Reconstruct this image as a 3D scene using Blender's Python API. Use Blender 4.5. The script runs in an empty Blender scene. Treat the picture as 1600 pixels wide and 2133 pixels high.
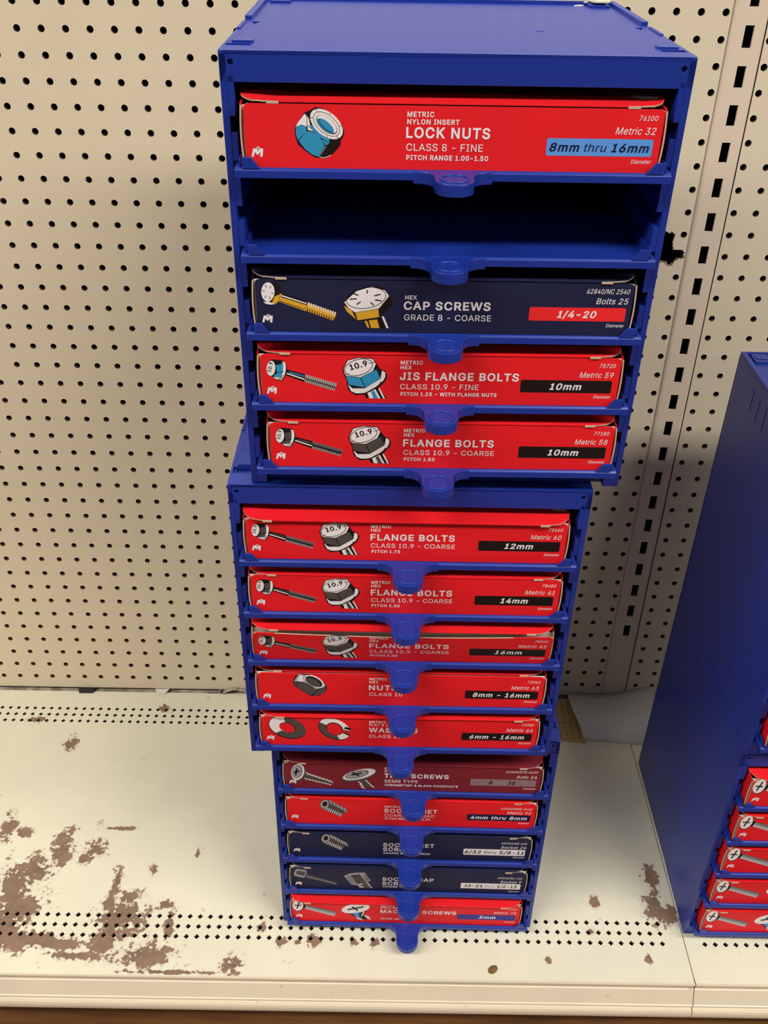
import bpy, bmesh, math, random, json
from mathutils import Vector, Matrix
from mathutils.geometry import tessellate_polygon, delaunay_2d_cdt

random.seed(7)
scene = bpy.context.scene
COL = scene.collection
SZ = 0.105                      # height of the shelf deck above the floor (m)

# ------------------------------------------------------------------ camera
cam_d = bpy.data.cameras.new('camera')
cam = bpy.data.objects.new('camera', cam_d)
COL.objects.link(cam)
scene.camera = cam
FPX = 1960.0
cam_d.sensor_fit = 'HORIZONTAL'
cam_d.sensor_width = 36.0
cam_d.lens = FPX / 1600.0 * 36.0
cam_d.clip_start = 0.02
RC = ((0.9998664334506983, 0.008156454823979146, 0.014162891769864289),
      (0.016290064338306674, -0.5674784472848947, -0.8232270924058432),
      (0.0013225212415426345, 0.8233478512219664, -0.567535520320743))
cx, cy, cz = RC
M = Matrix(((cx[0], -cy[0], -cz[0], 0.38858),
            (cx[1], -cy[1], -cz[1], -1.06816),
            (cx[2], -cy[2], -cz[2], 1.08636 + SZ),
            (0, 0, 0, 1)))
cam.matrix_world = M

# ------------------------------------------------------------------ light
world = bpy.data.worlds.new('store_air')
scene.world = world
world.use_nodes = True
bg = world.node_tree.nodes['Background']
bg.inputs[0].default_value = (1.0, 0.93, 0.84, 1)
bg.inputs[1].default_value = 0.045


def lamp(name, x, y, z, sx, sy, power, col=(1.0, 0.95, 0.87), aim=None):
    d = bpy.data.lights.new(name, 'AREA')
    d.shape = 'RECTANGLE'
    d.size, d.size_y = sx, sy
    d.energy = power
    d.color = col
    o = bpy.data.objects.new(name, d)
    o.location = (x, y, z + SZ)
    if aim is not None:
        v = Vector(aim) + Vector((0, 0, SZ)) - o.location
        o.rotation_euler = v.to_track_quat('-Z', 'Y').to_euler()
    COL.objects.link(o)
    return o


# rows of fluorescent ceiling tubes: the aisle's own row and the next two aisles
lamp('aisle_troffer_row_west', -2.5, -2.0, 3.2, 4.6, 0.55, 150, (1.0, 0.97, 0.91))
lamp('aisle_troffer_row_east', 3.3, -2.0, 3.2, 4.2, 0.55, 165, (1.0, 0.97, 0.91))
lamp('far_aisle_troffer_row', 0.4, -5.2, 3.2, 8.0, 0.55, 30, (1.0, 0.97, 0.91))
lamp('next_aisle_troffer_row', 0.4, 1.15, 3.2, 8.0, 0.55, 150, (1.0, 0.97, 0.91))

scene.view_settings.view_transform = 'Standard'
scene.view_settings.look = 'None'
scene.view_settings.gamma = 1.0
scene.view_settings.use_curve_mapping = False
scene.view_settings.exposure = 0.22


# ------------------------------------------------------------------ materials
def lin(c):
    out = []
    for v in c:
        v /= 255.0
        out.append(v / 12.92 if v <= 0.04045 else ((v + 0.055) / 1.055) ** 2.4)
    return (out[0], out[1], out[2], 1.0)


def mat(name, rgb, rough=0.5, spec=0.5, metal=0.0, noise=0.0, scale=60.0, bump=0.0, bscale=400.0, dark=None):
    m = bpy.data.materials.new(name)
    m.use_nodes = True
    nt = m.node_tree
    b = nt.nodes['Principled BSDF']
    b.inputs['Base Color'].default_value = lin(rgb)
    b.inputs['Roughness'].default_value = rough
    b.inputs['Specular IOR Level'].default_value = spec
    b.inputs['Metallic'].default_value = metal
    if noise or bump:
        tc = nt.nodes.new('ShaderNodeTexCoord')
    if noise:
        n = nt.nodes.new('ShaderNodeTexNoise')
        n.inputs['Scale'].default_value = scale
        n.inputs['Detail'].default_value = 6
        r = nt.nodes.new('ShaderNodeValToRGB')
        r.color_ramp.elements[0].position = 0.3
        r.color_ramp.elements[1].position = 0.7
        c = lin(rgb)
        d = lin(dark) if dark else tuple(v * (1 - noise) for v in c[:3]) + (1,)
        r.color_ramp.elements[0].color = d
        r.color_ramp.elements[1].color = c
        nt.links.new(tc.outputs['Object'], n.inputs['Vector'])
        nt.links.new(n.outputs['Fac'], r.inputs['Fac'])
        nt.links.new(r.outputs['Color'], b.inputs['Base Color'])
    if bump:
        n2 = nt.nodes.new('ShaderNodeTexNoise')
        n2.inputs['Scale'].default_value = bscale
        n2.inputs['Detail'].default_value = 3
        bp = nt.nodes.new('ShaderNodeBump')
        bp.inputs['Strength'].default_value = bump
        bp.inputs['Distance'].default_value = 0.0004
        nt.links.new(tc.outputs['Object'], n2.inputs['Vector'])
        nt.links.new(n2.outputs['Fac'], bp.inputs['Height'])
        nt.links.new(bp.outputs['Normal'], b.inputs['Normal'])
    return m


BLUE = mat('blue_plastic', (26, 50, 145), rough=0.34, spec=0.5, bump=0.06, bscale=900)
RED = mat('red_card', (234, 28, 36), rough=0.55, spec=0.28, noise=0.05, scale=30)
NAVY = mat('navy_card', (30, 33, 66), rough=0.55, spec=0.28, noise=0.08, scale=30)
MAROON = mat('maroon_card', (128, 34, 46), rough=0.55, spec=0.28, noise=0.06, scale=30)
CARD = mat('raw_card_edge', (205, 178, 150), rough=0.9, spec=0.2, noise=0.12, scale=200)
CARDIN = mat('white_card_inside', (225, 210, 200), rough=0.85, spec=0.2)
P_WHITE = mat('print_white', (240, 232, 232), rough=0.45, spec=0.4)
P_BLACK = mat('print_black', (24, 16, 16), rough=0.55, spec=0.28)
P_BLUE = mat('print_blue', (48, 146, 190), rough=0.55, spec=0.28)
P_GOLD = mat('print_gold', (222, 166, 48), rough=0.55, spec=0.28)
P_DARK = mat('print_dark_grey', (82, 72, 70), rough=0.55, spec=0.28)
P_GREY = mat('print_grey', (160, 158, 162), rough=0.55, spec=0.28)
P_NAVY = mat('print_navy', (22, 24, 64), rough=0.55, spec=0.28)
P_SKY = mat('print_sky_blue', (92, 152, 226), rough=0.55, spec=0.28)
P_RED = mat('print_red', (240, 40, 44), rough=0.55, spec=0.28)
P_MAUVE = mat('print_mauve_grey', (142, 116, 122), rough=0.55, spec=0.28)
P_VIOLET = mat('print_violet_blue', (58, 56, 140), rough=0.55, spec=0.28)
PEG = mat('pegboard_paint', (226, 210, 180), rough=0.55, spec=0.28, noise=0.03, scale=14)
PEGIN = mat('hardboard_core', (104, 80, 62), rough=0.95, spec=0.1, noise=0.3, scale=300)
RAILM = mat('upright_paint', (228, 208, 182), rough=0.4, spec=0.4, noise=0.03, scale=14)
VOID_SHADE = mat('cavity_shade_black', (14, 11, 9), rough=1.0, spec=0.0, noise=0.2, scale=20)  # near-black colour stands in for shade inside the hollow boards
PAPER = mat('white_paper', (225, 222, 212), rough=0.8, spec=0.2, noise=0.04, scale=20)
STEEL = mat('zinc_steel', (190, 188, 182), rough=0.3, spec=0.5, metal=1.0, noise=0.15, scale=300)
BLACKP = mat('black_plastic_scrap', (46, 46, 48), rough=0.7, spec=0.3, noise=0.2, scale=300)
CREAMP = mat('cream_foam', (250, 240, 196), rough=0.8, spec=0.2, noise=0.04, scale=200)
GREYC = mat('dusty_plastic', (196, 178, 160), rough=0.7, spec=0.3, noise=0.25, scale=150)
WOODY = mat('brown_chip', (132, 100, 58), rough=0.8, spec=0.2, noise=0.3, scale=300)


def floor_mat():
    m = mat('brown_floor', (150, 96, 46), rough=0.45, spec=0.4)
    nt = m.node_tree
    b = nt.nodes['Principled BSDF']
    g = nt.nodes.new('ShaderNodeNewGeometry')
    mp = nt.nodes.new('ShaderNodeMapping')
    mp.inputs['Scale'].default_value = (4, 40, 4)
    n = nt.nodes.new('ShaderNodeTexNoise')
    n.inputs['Scale'].default_value = 2.0
    n.inputs['Detail'].default_value = 8
    r = nt.nodes.new('ShaderNodeValToRGB')
    r.color_ramp.elements[0].position = 0.3
    r.color_ramp.elements[0].color = lin((74, 44, 20))
    r.color_ramp.elements[1].position = 0.75
    r.color_ramp.elements[1].color = lin((112, 72, 36))
    nt.links.new(g.outputs['Position'], mp.inputs['Vector'])
    nt.links.new(mp.outputs['Vector'], n.inputs['Vector'])
    nt.links.new(n.outputs['Fac'], r.inputs['Fac'])
    nt.links.new(r.outputs['Color'], b.inputs['Base Color'])
    return m


FLOORM = floor_mat()

# worn spots of the shelf paint: (x, y, rx, ry) on the deck in metres
WORN = [(-0.075, -0.354, 0.027, 0.040), (-0.056, -0.325, 0.025, 0.021), (-0.030, -0.297, 0.014, 0.027),
        (-0.069, -0.406, 0.024, 0.037), (-0.035, -0.422, 0.044, 0.012), (-0.004, -0.427, 0.035, 0.007),
        (0.024, -0.442, 0.034, 0.005), (-0.060, -0.380, 0.030, 0.019), (-0.113, -0.260, 0.010, 0.023),
        (0.050, -0.375, 0.012, 0.010), (0.072, -0.365, 0.013, 0.010), (0.053, -0.341, 0.006, 0.021),
        (0.072, -0.391, 0.030, 0.025), (0.058, -0.417, 0.018, 0.025), (0.110, -0.441, 0.035, 0.015),
        (0.123, -0.374, 0.009, 0.008), (0.133, -0.403, 0.006, 0.028), (0.137, -0.461, 0.051, 0.003),
        (0.218, -0.451, 0.013, 0.011), (0.014, -0.295, 0.013, 0.016), (0.002, -0.310, 0.011, 0.009),
        (-0.036, -0.275, 0.005, 0.011), (0.097, -0.323, 0.005, 0.008), (-0.073, -0.112, 0.010, 0.012),
        (0.052, -0.039, 0.010, 0.008), (0.741, -0.367, 0.013, 0.026), (0.744, -0.327, 0.009, 0.021),
        (0.759, -0.376, 0.009, 0.016), (0.667, -0.361, 0.006, 0.008), (-0.090, -0.271, 0.010, 0.008),
        (0.596, -0.438, 0.005, 0.004), (0.654, -0.401, 0.005, 0.004), (0.719, -0.434, 0.004, 0.006),
        (0.038, -0.261, 0.022, 0.003), (0.272, -0.421, 0.006, 0.005), (0.294, -0.420, 0.005, 0.005),
        (0.311, -0.418, 0.008, 0.008), (0.360, -0.420, 0.005, 0.005), (0.387, -0.420, 0.005, 0.006),
        (-0.135, -0.067, 0.016, 0.005), (0.246, -0.402, 0.006, 0.006), (0.150, -0.300, 0.003, 0.006)]


def shelf_mat(name, base, worn_on=True):
    m = bpy.data.materials.new(name)
    m.use_nodes = True
    nt = m.node_tree
    L = nt.links.new
    b = nt.nodes['Principled BSDF']
    b.inputs['Roughness'].default_value = 0.38
    b.inputs['Specular IOR Level'].default_value = 0.45
    g = nt.nodes.new('ShaderNodeNewGeometry')

    def noise(scale, detail, rough=0.6):
        n = nt.nodes.new('ShaderNodeTexNoise')
        n.inputs['Scale'].default_value = scale
        n.inputs['Detail'].default_value = detail
        n.inputs['Roughness'].default_value = rough
        L(g.outputs['Position'], n.inputs['Vector'])
        return n

    def math_(op, a, bb=None):
        k = nt.nodes.new('ShaderNodeMath')
        k.operation = op
        for i, v in enumerate((a, bb)):
            if v is None:
                continue
            if isinstance(v, (int, float)):
                k.inputs[i].default_value = v
            else:
                L(v, k.inputs[i])
        return k.outputs[0]

    def mixc(fac, a, c):
        k = nt.nodes.new('ShaderNodeMix')
        k.data_type = 'RGBA'
        L(fac, k.inputs[0])
        for idx, v in ((6, a), (7, c)):
            if isinstance(v, tuple):
                k.inputs[idx].default_value = v
            else:
                L(v, k.inputs[idx])
        return k.outputs[2]

    def ramp(v, p0, p1):
        k = nt.nodes.new('ShaderNodeMapRange')
        k.inputs['From Min'].default_value = p0
        k.inputs['From Max'].default_value = p1
        L(v, k.inputs['Value'])
        return k.outputs[0]

    fine = noise(170, 8, 0.62)
    coarse = noise(9, 5)
    col = mixc(ramp(coarse.outputs['Fac'], 0.38, 0.62), lin(base), tuple(v * 0.94 for v in lin(base)[:3]) + (1,))
    # thin dirty specks and scuffs everywhere
    sp = noise(46, 10, 0.7)
    speck = math_('MULTIPLY', ramp(sp.outputs['Fac'], 0.645, 0.70), 0.6)
    col = mixc(speck, col, lin((150, 130, 108)))
    if worn_on:
        best = None
        for (x, y, rx, ry) in WORN:
            s = nt.nodes.new('ShaderNodeVectorMath')
            s.operation = 'SUBTRACT'
            L(g.outputs['Position'], s.inputs[0])
            s.inputs[1].default_value = (x, y, SZ)
            q = nt.nodes.new('ShaderNodeVectorMath')
            q.operation = 'MULTIPLY'
            L(s.outputs[0], q.inputs[0])
            q.inputs[1].default_value = (1 / rx, 1 / ry, 0)
            ln = nt.nodes.new('ShaderNodeVectorMath')
            ln.operation = 'LENGTH'
            L(q.outputs[0], ln.inputs[0])
            v = math_('SUBTRACT', 1.15, ln.outputs['Value'])
            best = v if best is None else math_('MAXIMUM', best, v)
        best = math_('MAXIMUM', best, -1.2)
        f1 = math_('MULTIPLY', math_('SUBTRACT', fine.outputs['Fac'], 0.5), 3.2)
        mid = noise(55, 6, 0.6)
        f2 = math_('MULTIPLY', math_('SUBTRACT', mid.outputs['Fac'], 0.5), 3.4)
        tot = math_('ADD', math_('ADD', best, f1), f2)
        halo = ramp(tot, -0.25, 0.25)
        col = mixc(math_('MULTIPLY', halo, 0.35), col, lin((196, 172, 146)))
        core = ramp(tot, 0.22, 0.30)
        brown = mixc(ramp(mid.outputs['Fac'], 0.35, 0.65), lin((120, 96, 80)), lin((146, 116, 94)))
        col = mixc(core, col, brown)
        b2 = math_('ADD', math_('MULTIPLY', core, 0.3), 0.36)
        L(b2, b.inputs['Roughness'])
    L(col, b.inputs['Base Color'])
    return m


DECK = shelf_mat('worn_cream_shelf_paint', (232, 225, 200))
APRON = shelf_mat('scuffed_cream_apron_paint', (226, 212, 186), False)


# ------------------------------------------------------------------ mesh helper
class MB:
    def __init__(self):
        self.v = []
        self.f = []
        self.m = []

    def vert(self, p):
        self.v.append(tuple(p))
        return len(self.v) - 1

    def face(self, idx, mi=0):
        self.f.append(tuple(idx))
        self.m.append(mi)

    def poly(self, pts, mi=0):
        self.face([self.vert(p) for p in pts], mi)

    def box(self, x0, x1, y0, y1, z0, z1, mi=0):
        i = len(self.v)
        for z in (z0, z1):
            for x, y in ((x0, y0), (x1, y0), (x1, y1), (x0, y1)):
                self.v.append((x, y, z))
        for q in ((0, 3, 2, 1), (4, 5, 6, 7), (0, 1, 5, 4), (1, 2, 6, 5), (2, 3, 7, 6), (3, 0, 4, 7)):
            self.face([i + k for k in q], mi)

    def prism(self, outer, z0, z1, holes=(), axis='z', mi=0, mside=None):
        """extrude a 2-D outline (with holes); axis 'z': (x,y)->z ; 'y': (x,z)->y ; 'x': (y,z)->x"""
        if mside is None:
            mside = mi

        def P(p, h):
            if axis == 'z':
                return (p[0], p[1], h)
            if axis == 'y':
                return (p[0], h, p[1])
            return (h, p[0], p[1])
        loops = [list(outer)] + [list(h) for h in holes]
        flat = [p for l in loops for p in l]
        tris = tessellate_polygon([[Vector((p[0], p[1], 0)) for p in l] for l in loops]) if holes else None
        b0 = len(self.v)
        n = len(flat)
        for p in flat:
            self.v.append(P(p, z0))
        for p in flat:
            self.v.append(P(p, z1))
        if holes:
            for t in tris:
                self.face([b0 + k for k in t], mi)
                self.face([b0 + n + k for k in reversed(t)], mi)
        else:
            self.face([b0 + k for k in range(n)][::-1], mi)
            self.face([b0 + n + k for k in range(n)], mi)
        s = b0
        for l in loops:
            c = len(l)
            for k in range(c):
                a, d = s + k, s + (k + 1) % c
                self.face([a, d, d + n, a + n], mside)
            s += c

    def tube(self, p0, p1, r0, r1=None, n=14, mi=0, caps=True):
        r1 = r0 if r1 is None else r1
        p0, p1 = Vector(p0), Vector(p1)
        d = (p1 - p0).normalized()
        u = d.orthogonal().normalized()
        w = d.cross(u)
        b = len(self.v)
        for p, r in ((p0, r0), (p1, r1)):
            for k in range(n):
                a = 2 * math.pi * k / n
                self.v.append(tuple(p + u * (r * math.cos(a)) + w * (r * math.sin(a))))
        for k in range(n):
            self.face([b + k, b + (k + 1) % n, b + n + (k + 1) % n, b + n + k], mi)
        if caps:
            self.face([b + k for k in range(n)][::-1], mi)
            self.face([b + n + k for k in range(n)], mi)

    def torus(self, c, R, r, n=40, k=8, mi=0):
        b = len(self.v)
        for i in range(n):
            a = 2 * math.pi * i / n
            for j in range(k):
                t = 2 * math.pi * j / k
                rr = R + r * math.cos(t)
                self.v.append((c[0] + rr * math.cos(a), c[1] + rr * math.sin(a), c[2] + r * math.sin(t)))
        for i in range(n):
            for j in range(k):
                a0, a1 = i * k, ((i + 1) % n) * k
                self.face([b + a0 + j, b + a1 + j, b + a1 + (j + 1) % k, b + a0 + (j + 1) % k], mi)

    def shear(self, lean):
        self.v = [(x, y - lean * z, z) for x, y, z in self.v]

    def build(self, name, mats, parent=None, fix=True, bevel=0.0, smooth=False, loc=None):
        me = bpy.data.meshes.new(name)
        me.from_pydata(self.v, [], self.f)
        mats = mats if isinstance(mats, (list, tuple)) else [mats]
        for m_ in mats:
            me.materials.append(m_)
        me.polygons.foreach_set('material_index', self.m)
        if fix:
            bm = bmesh.new()
            bm.from_mesh(me)
            bmesh.ops.recalc_face_normals(bm, faces=bm.faces)
            bm.to_mesh(me)
            bm.free()
        if smooth:
            me.polygons.foreach_set('use_smooth', [True] * len(me.polygons))
        me.update()
        o = bpy.data.objects.new(name, me)
        COL.objects.link(o)
        if parent is not None:
            o.parent = parent
        if loc is not None:
            o.location = loc
        if bevel:
            md = o.modifiers.new('bevel', 'BEVEL')
            md.width = bevel
            md.segments = 2
            md.limit_method = 'ANGLE'
            md.angle_limit = math.radians(40)
        return o


def tag(o, label=None, cat=None, group=None, kind=None):
    if label:
        o['label'] = label
    if cat:
        o['category'] = cat
    if group:
        o['group'] = group
    if kind:
        o['kind'] = kind
    return o


def empty(name, loc, rz=0.0, ry=0.0):
    o = bpy.data.objects.new(name, None)
    o.empty_display_size = 0.05
    o.location = loc
    o.rotation_euler = (0, ry, rz)
    COL.objects.link(o)
    return o


def mm(pts):
    return [tuple(c * 0.001 for c in p) for p in pts]


# ================================================================== SETTING
LEAN = 0.0201                                   # the back panel leans back a little
P = 0.0254
H_PEG = 1.18


def peg_cell(b, xl, xr, zl, zr, hx, hz, r, th):
    n = 16
    outer = []
    inner = []
    for k in range(n):
        a = 2 * math.pi * k / n
        c, s = math.cos(a), math.sin(a)
        m_ = max(abs(c), abs(s))
        ux, uz = c / m_, s / m_
        outer.append((xr + (hx - hx) if False else (hx + ux * ((xr - hx) if ux > 0 else (hx - xl))),
                      hz + uz * ((zr - hz) if uz > 0 else (hz - zl))))
        inner.append((hx + r * c, hz + r * s))
    i0 = len(b.v)
    for p in outer:
        b.v.append((p[0], 0, p[1]))
    for p in inner:
        b.v.append((p[0], 0, p[1]))
    for p in inner:
        b.v.append((p[0], th, p[1]))
    for k in range(n):
        j = (k + 1) % n
        b.face([i0 + k, i0 + j, i0 + n + j, i0 + n + k][::-1], 0)
        b.face([i0 + n + k, i0 + n + j, i0 + 2 * n + j, i0 + 2 * n + k][::-1], 1)


def pegboard(name, xs, x_min, x_max, rows, z0, z1, torn=None, tilt=0.0):
    b = MB()
    th = 0.005
    n = len(xs)
    for i, x in enumerate(xs):
        xl = x_min if i == 0 else (xs[i - 1] + x) / 2
        xr = x_max if i == n - 1 else (xs[i + 1] + x) / 2
        for j, z in enumerate(rows):
            zl = z0 if j == 0 else (rows[j - 1] + z) / 2
            zr = z1 if j == len(rows) - 1 else (rows[j + 1] + z) / 2
            if torn and i in torn['cols'] and j in torn['rows']:
                continue
            xx = x + tilt * (1 - z)
            peg_cell(b, xl, xr, zl, zr, xx, z, 0.0037, th)
    if torn:
        ci, ri = torn['cols'], torn['rows']
        xl = (xs[ci[0] - 1] + xs[ci[0]]) / 2
        xr = x_max if ci[-1] == n - 1 else (xs[ci[-1] + 1] + xs[ci[-1]]) / 2
        zl = (rows[ri[0] - 1] + rows[ri[0]]) / 2
        zr = (rows[ri[-1] + 1] + rows[ri[-1]]) / 2
        outer = [(xl, zl), (xr, zl), (xr, zr), (xl, zr)]
        hx, hz = xs[ci[-1]], rows[ri[-1]]
        circ = [(hx + 0.0037 * math.cos(2 * math.pi * k / 16), hz + 0.0037 * math.sin(2 * math.pi * k / 16)) for k in range(16)]
        loops = [outer, torn['poly'], circ]
        flat = [p for l in loops for p in l]
        i0 = len(b.v)
        for p in flat:
            b.v.append((p[0], 0, p[1]))
        for t in tessellate_polygon([[Vector((p[0], p[1], 0)) for p in l] for l in loops]):
            b.face([i0 + k for k in t], 0)
        for l in loops[1:]:
            for k in range(len(l)):
                p, q = l[k], l[(k + 1) % len(l)]
                b.poly([(p[0], 0, p[1]), (q[0], 0, q[1]), (q[0], th, q[1]), (p[0], th, p[1])], 1)
        # frayed board fibres and lifted paint around the torn edge
        pl = torn['poly']
        for k in range(len(pl)):
            p, q = pl[k], pl[(k + 1) % len(pl)]
            if min(p[0], q[0]) < 0.7085:
                continue
            n_ = max(2, int(math.hypot(q[0] - p[0], q[1] - p[1]) / 0.0012))
            for j in range(n_):
                f0, f1 = j / n_, (j + 1.2) / n_
                a_ = (p[0] + (q[0] - p[0]) * f0, p[1] + (q[1] - p[1]) * f0)
                c_ = (p[0] + (q[0] - p[0]) * f1, p[1] + (q[1] - p[1]) * f1)
                dx, dz = 0.7165 - (a_[0] + c_[0]) / 2, 0.7185 - (a_[1] + c_[1]) / 2
                ln = math.hypot(dx, dz)
                r_ = random.uniform(0.0004, 0.0022) / max(ln, 1e-5)
                b.poly([(a_[0], -0.0002, a_[1]), (c_[0], -0.0002, c_[1]), ((a_[0] + c_[0]) / 2 + dx * r_, 0.0006, (a_[1] + c_[1]) / 2 + dz * r_)],
                       0 if random.random() < 0.3 else 1)
                r_ = -random.uniform(0.0, 0.0026) / max(ln, 1e-5)
                if random.random() < 0.55:
                    b.poly([(a_[0], -0.0003, a_[1]), (c_[0], -0.0003, c_[1]), ((a_[0] + c_[0]) / 2 + dx * r_, -0.0009, (a_[1] + c_[1]) / 2 + dz * r_)], 1)
    o = b.build(name, [PEG, PEGIN], fix=False)
    o.location = (0, 0, SZ)
    o.rotation_euler = (-LEAN, 0, 0)
    tag(o, kind='structure')
    return o


cols_left = [k * P for k in range(-24, 13)] + [(k - 0.17) * P for k in range(13, 30)]
rows_all = [(k + 0.02) * P for k in range(1, 46)]
TORN = [(0.7025, 0.7365), (0.7028, 0.7088), (0.706, 0.7060), (0.7109, 0.7049), (0.716, 0.705), (0.7193, 0.7021),
        (0.7221, 0.6995), (0.7259, 0.7034), (0.7284, 0.7081), (0.7345, 0.7090), (0.7366, 0.7117), (0.7366, 0.7160),
        (0.7345, 0.7192), (0.7302, 0.7195), (0.7235, 0.7194), (0.7208, 0.7278), (0.7221, 0.7363), (0.7190, 0.7400),
        (0.7154, 0.7386), (0.7087, 0.7415), (0.7045, 0.7405)]
ci = [len(cols_left) - 2, len(cols_left) - 1]
wall = pegboard('wall_back', cols_left, -0.625, 0.7385, rows_all, 0.003, H_PEG,
                {'cols': ci, 'rows': [27, 28], 'poly': TORN})
cols_right = [0.7823 + k * P for k in range(0, 19)]
wall2 = pegboard('wall_back_right', cols_right, 0.7775, 1.262, rows_all, 0.003, H_PEG, None, 0.0093)

# slotted upright between the two panels
b = MB()
slots = []
for n_ in range(-3, 28):
    zt = 0.1478 + 0.0384 * n_
    if n_ < 0:
        continue
    zt = 0.1478 + 0.0384 * n_
    slots.append([(0.7552, zt - 0.0212), (0.7648, zt - 0.0212), (0.7648, zt), (0.7552, zt)])
b.prism([(0.7445, 0.0), (0.7745, 0.0), (0.7745, H_PEG), (0.7445, H_PEG)], 0.0004, 0.003, slots, axis='y', mi=0)
for xs_, sg in ((0.7445, -1), (0.7745, 1)):
    w_, d_ = (0.0068, 0.0052) if sg < 0 else (0.0034, 0.0040)
    pr = [(xs_ + sg * w_ * math.sin(math.radians(k * 15)), 0.0004 + d_ * (1 - math.cos(math.radians(k * 15)))) for k in range(7)]
    pr += [(pr[-1][0], 0.012), (xs_, 0.012)]
    b.prism(pr, 0.0, H_PEG)
o = b.build('trim_1', [RAILM])
o.location = (0, 0, SZ)
o.rotation_euler = (-LEAN, 0, 0)
tag(o, kind='structure')

# near-black sheets behind the boards, the hollow's shade put into their colour
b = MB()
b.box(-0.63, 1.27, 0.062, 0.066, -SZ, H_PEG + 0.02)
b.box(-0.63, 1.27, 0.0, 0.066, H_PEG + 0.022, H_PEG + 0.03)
o = b.build('wall_cavity', VOID_SHADE)
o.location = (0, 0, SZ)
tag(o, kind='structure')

# floor
b = MB()
b.box(-3.0, 3.5, -4.0, 0.10, -0.02, 0.0)
tag(b.build('floor', FLOORM), kind='structure')

# lower rail under the boards where the dirt collects
b = MB()
b.box(-0.625, 1.262, -0.010, 0.012, SZ - 0.02, SZ - 0.004)
DIRTY = mat('dirty_ledge', (206, 192, 164), rough=0.8, spec=0.2, noise=0.5, scale=55, dark=(120, 104, 84))
tag(b.build('trim_2', DIRTY), kind='structure')


# ------------------------------------------------------------------ shelf decks
def deck(name, x0, x1, front_x, back_x, label):
    root = empty(name, (0, 0, SZ))
    tag(root, label, 'shelf', None)
    b = MB()
    d = 0.0034
    px, py = 0.0127, 0.0133
    yb0, yf = -0.0060, -0.4655
    frows = [-0.3890, -0.3890 - py, -0.3890 - 2 * py]
    brows = [-0.0430, -0.0430 - 0.0127, -0.0430 - 2 * 0.0127]

    def cells(rows, pyy, xs):
        for y in rows:
            xa, xb = xs[0] - px / 2, xs[-1] + px / 2
            for (p, q) in ((x0, xa), (xb, x1)):
                if q - p > 1e-5:
                    b.poly([(p, y - pyy / 2, 0), (q, y - pyy / 2, 0), (q, y + pyy / 2, 0), (p, y + pyy / 2, 0)])
            for x in xs:
                c = [(x - px / 2, y - pyy / 2), (x + px / 2, y - pyy / 2), (x + px / 2, y + pyy / 2), (x - px / 2, y + pyy / 2)]
                e = [(x, y - d), (x + d, y), (x, y + d), (x - d, y)]
                i = len(b.v)
                for p in c + e:
                    b.v.append((p[0], p[1], 0))
                for p in e:
                    b.v.append((p[0], p[1], -0.003))
                for k in range(4):
                    j = (k + 1) % 4
                    b.face([i + k, i + j, i + 4 + k], 0)
                    b.face([i + j, i + 4 + j, i + 4 + k], 0)
                    b.face([i + 4 + k, i + 4 + j, i + 8 + j, i + 8 + k], 1)

    def strip(ya, yb_):
        b.poly([(x0, yb_, 0), (x1, yb_, 0), (x1, ya, 0), (x0, ya, 0)])
    cells(frows, py, front_x)
    cells(brows, px, back_x)
    strip(yb0, brows[0] + px / 2)
    strip(brows[-1] - px / 2, frows[0] + py / 2)
    strip(frows[-1] - py / 2, yf)
    # side and rear flanges
    b.box(x0, x0 + 0.0015, yf, yb0, -0.03, -0.0002)
    b.box(x1 - 0.0015, x1, yf, yb0, -0.03, -0.0002)
    b.box(x0, x1, yb0 - 0.0012, yb0, -0.02, -0.0002)
    o = b.build('deck_panel', [DECK, PEGIN], root, fix=False)
    # front apron: bead, price channel, lower bead and rolled bottom edge
    prof = [(-0.4645, -0.0002), (-0.4650, 0.0012), (-0.4668, 0.0012), (-0.4676, -0.0006), (-0.4664, -0.0022), (-0.4658, -0.0090),
            (-0.4672, -0.0100), (-0.4752, -0.0282), (-0.4764, -0.0288), (-0.4768, -0.0302), (-0.4750, -0.0318), (-0.4734, -0.0348)]
    for k in range(9):
        a = math.radians(90 - k * 22.5)
        prof.append((-0.4734 - 0.0066 * math.cos(a) ** 0.7 if k not in (0, 8) else -0.4734, -0.0445 + 0.0094 * math.sin(a)))
    prof += [(-0.464, -0.0545), (-0.458, -0.0545), (-0.458, -0.002)]
    b2 = MB()
    b2.prism(prof, x0, x1, axis='x')
    b2.build('front_apron', APRON, root)
    return root


SEAM = 0.7677
fx_l = [0.7404 - 0.0127 * k for k in range(0, 106)][::-1]
bx_l = [-0.1964 + 0.0127 * k for k in range(-32, 74)]
deck('shelf_deck', -0.62, SEAM - 0.0006, fx_l, bx_l,
     'long cream metal shelf deck with brown worn patches under the three-cabinet tower')
fx_r = [0.7925 + 0.0127 * k for k in range(0, 36)]
bx_r = [0.7925 + 0.0127 * k for k in range(0, 36)]
deck('shelf_deck', SEAM + 0.0006, 1.26, fx_r, bx_r,
     'short cream metal shelf deck right of the seam, under the right-hand cabinet stack')
b = MB()
b.box(-0.62, 1.26, -0.425, -0.417, 0.0, SZ - 0.01)
b.box(-0.628, -0.6205, -0.448, 0.06, 0.0, SZ - 0.01)
b.box(1.2605, 1.268, -0.448, 0.06, 0.0, SZ - 0.01)
KICK = mat('brown_kick_plate', (70, 48, 32), rough=0.6)
tag(b.build('baseboard_front', KICK), kind='structure')

# ================================================================== CABINETS
W, H, D = 306.1, 328.4, 266.0
LIP0, PITCH = 258.8, 59.0
TOP_OPEN = 309.3


def lip_z(i):
    return LIP0 - PITCH * i


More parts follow.
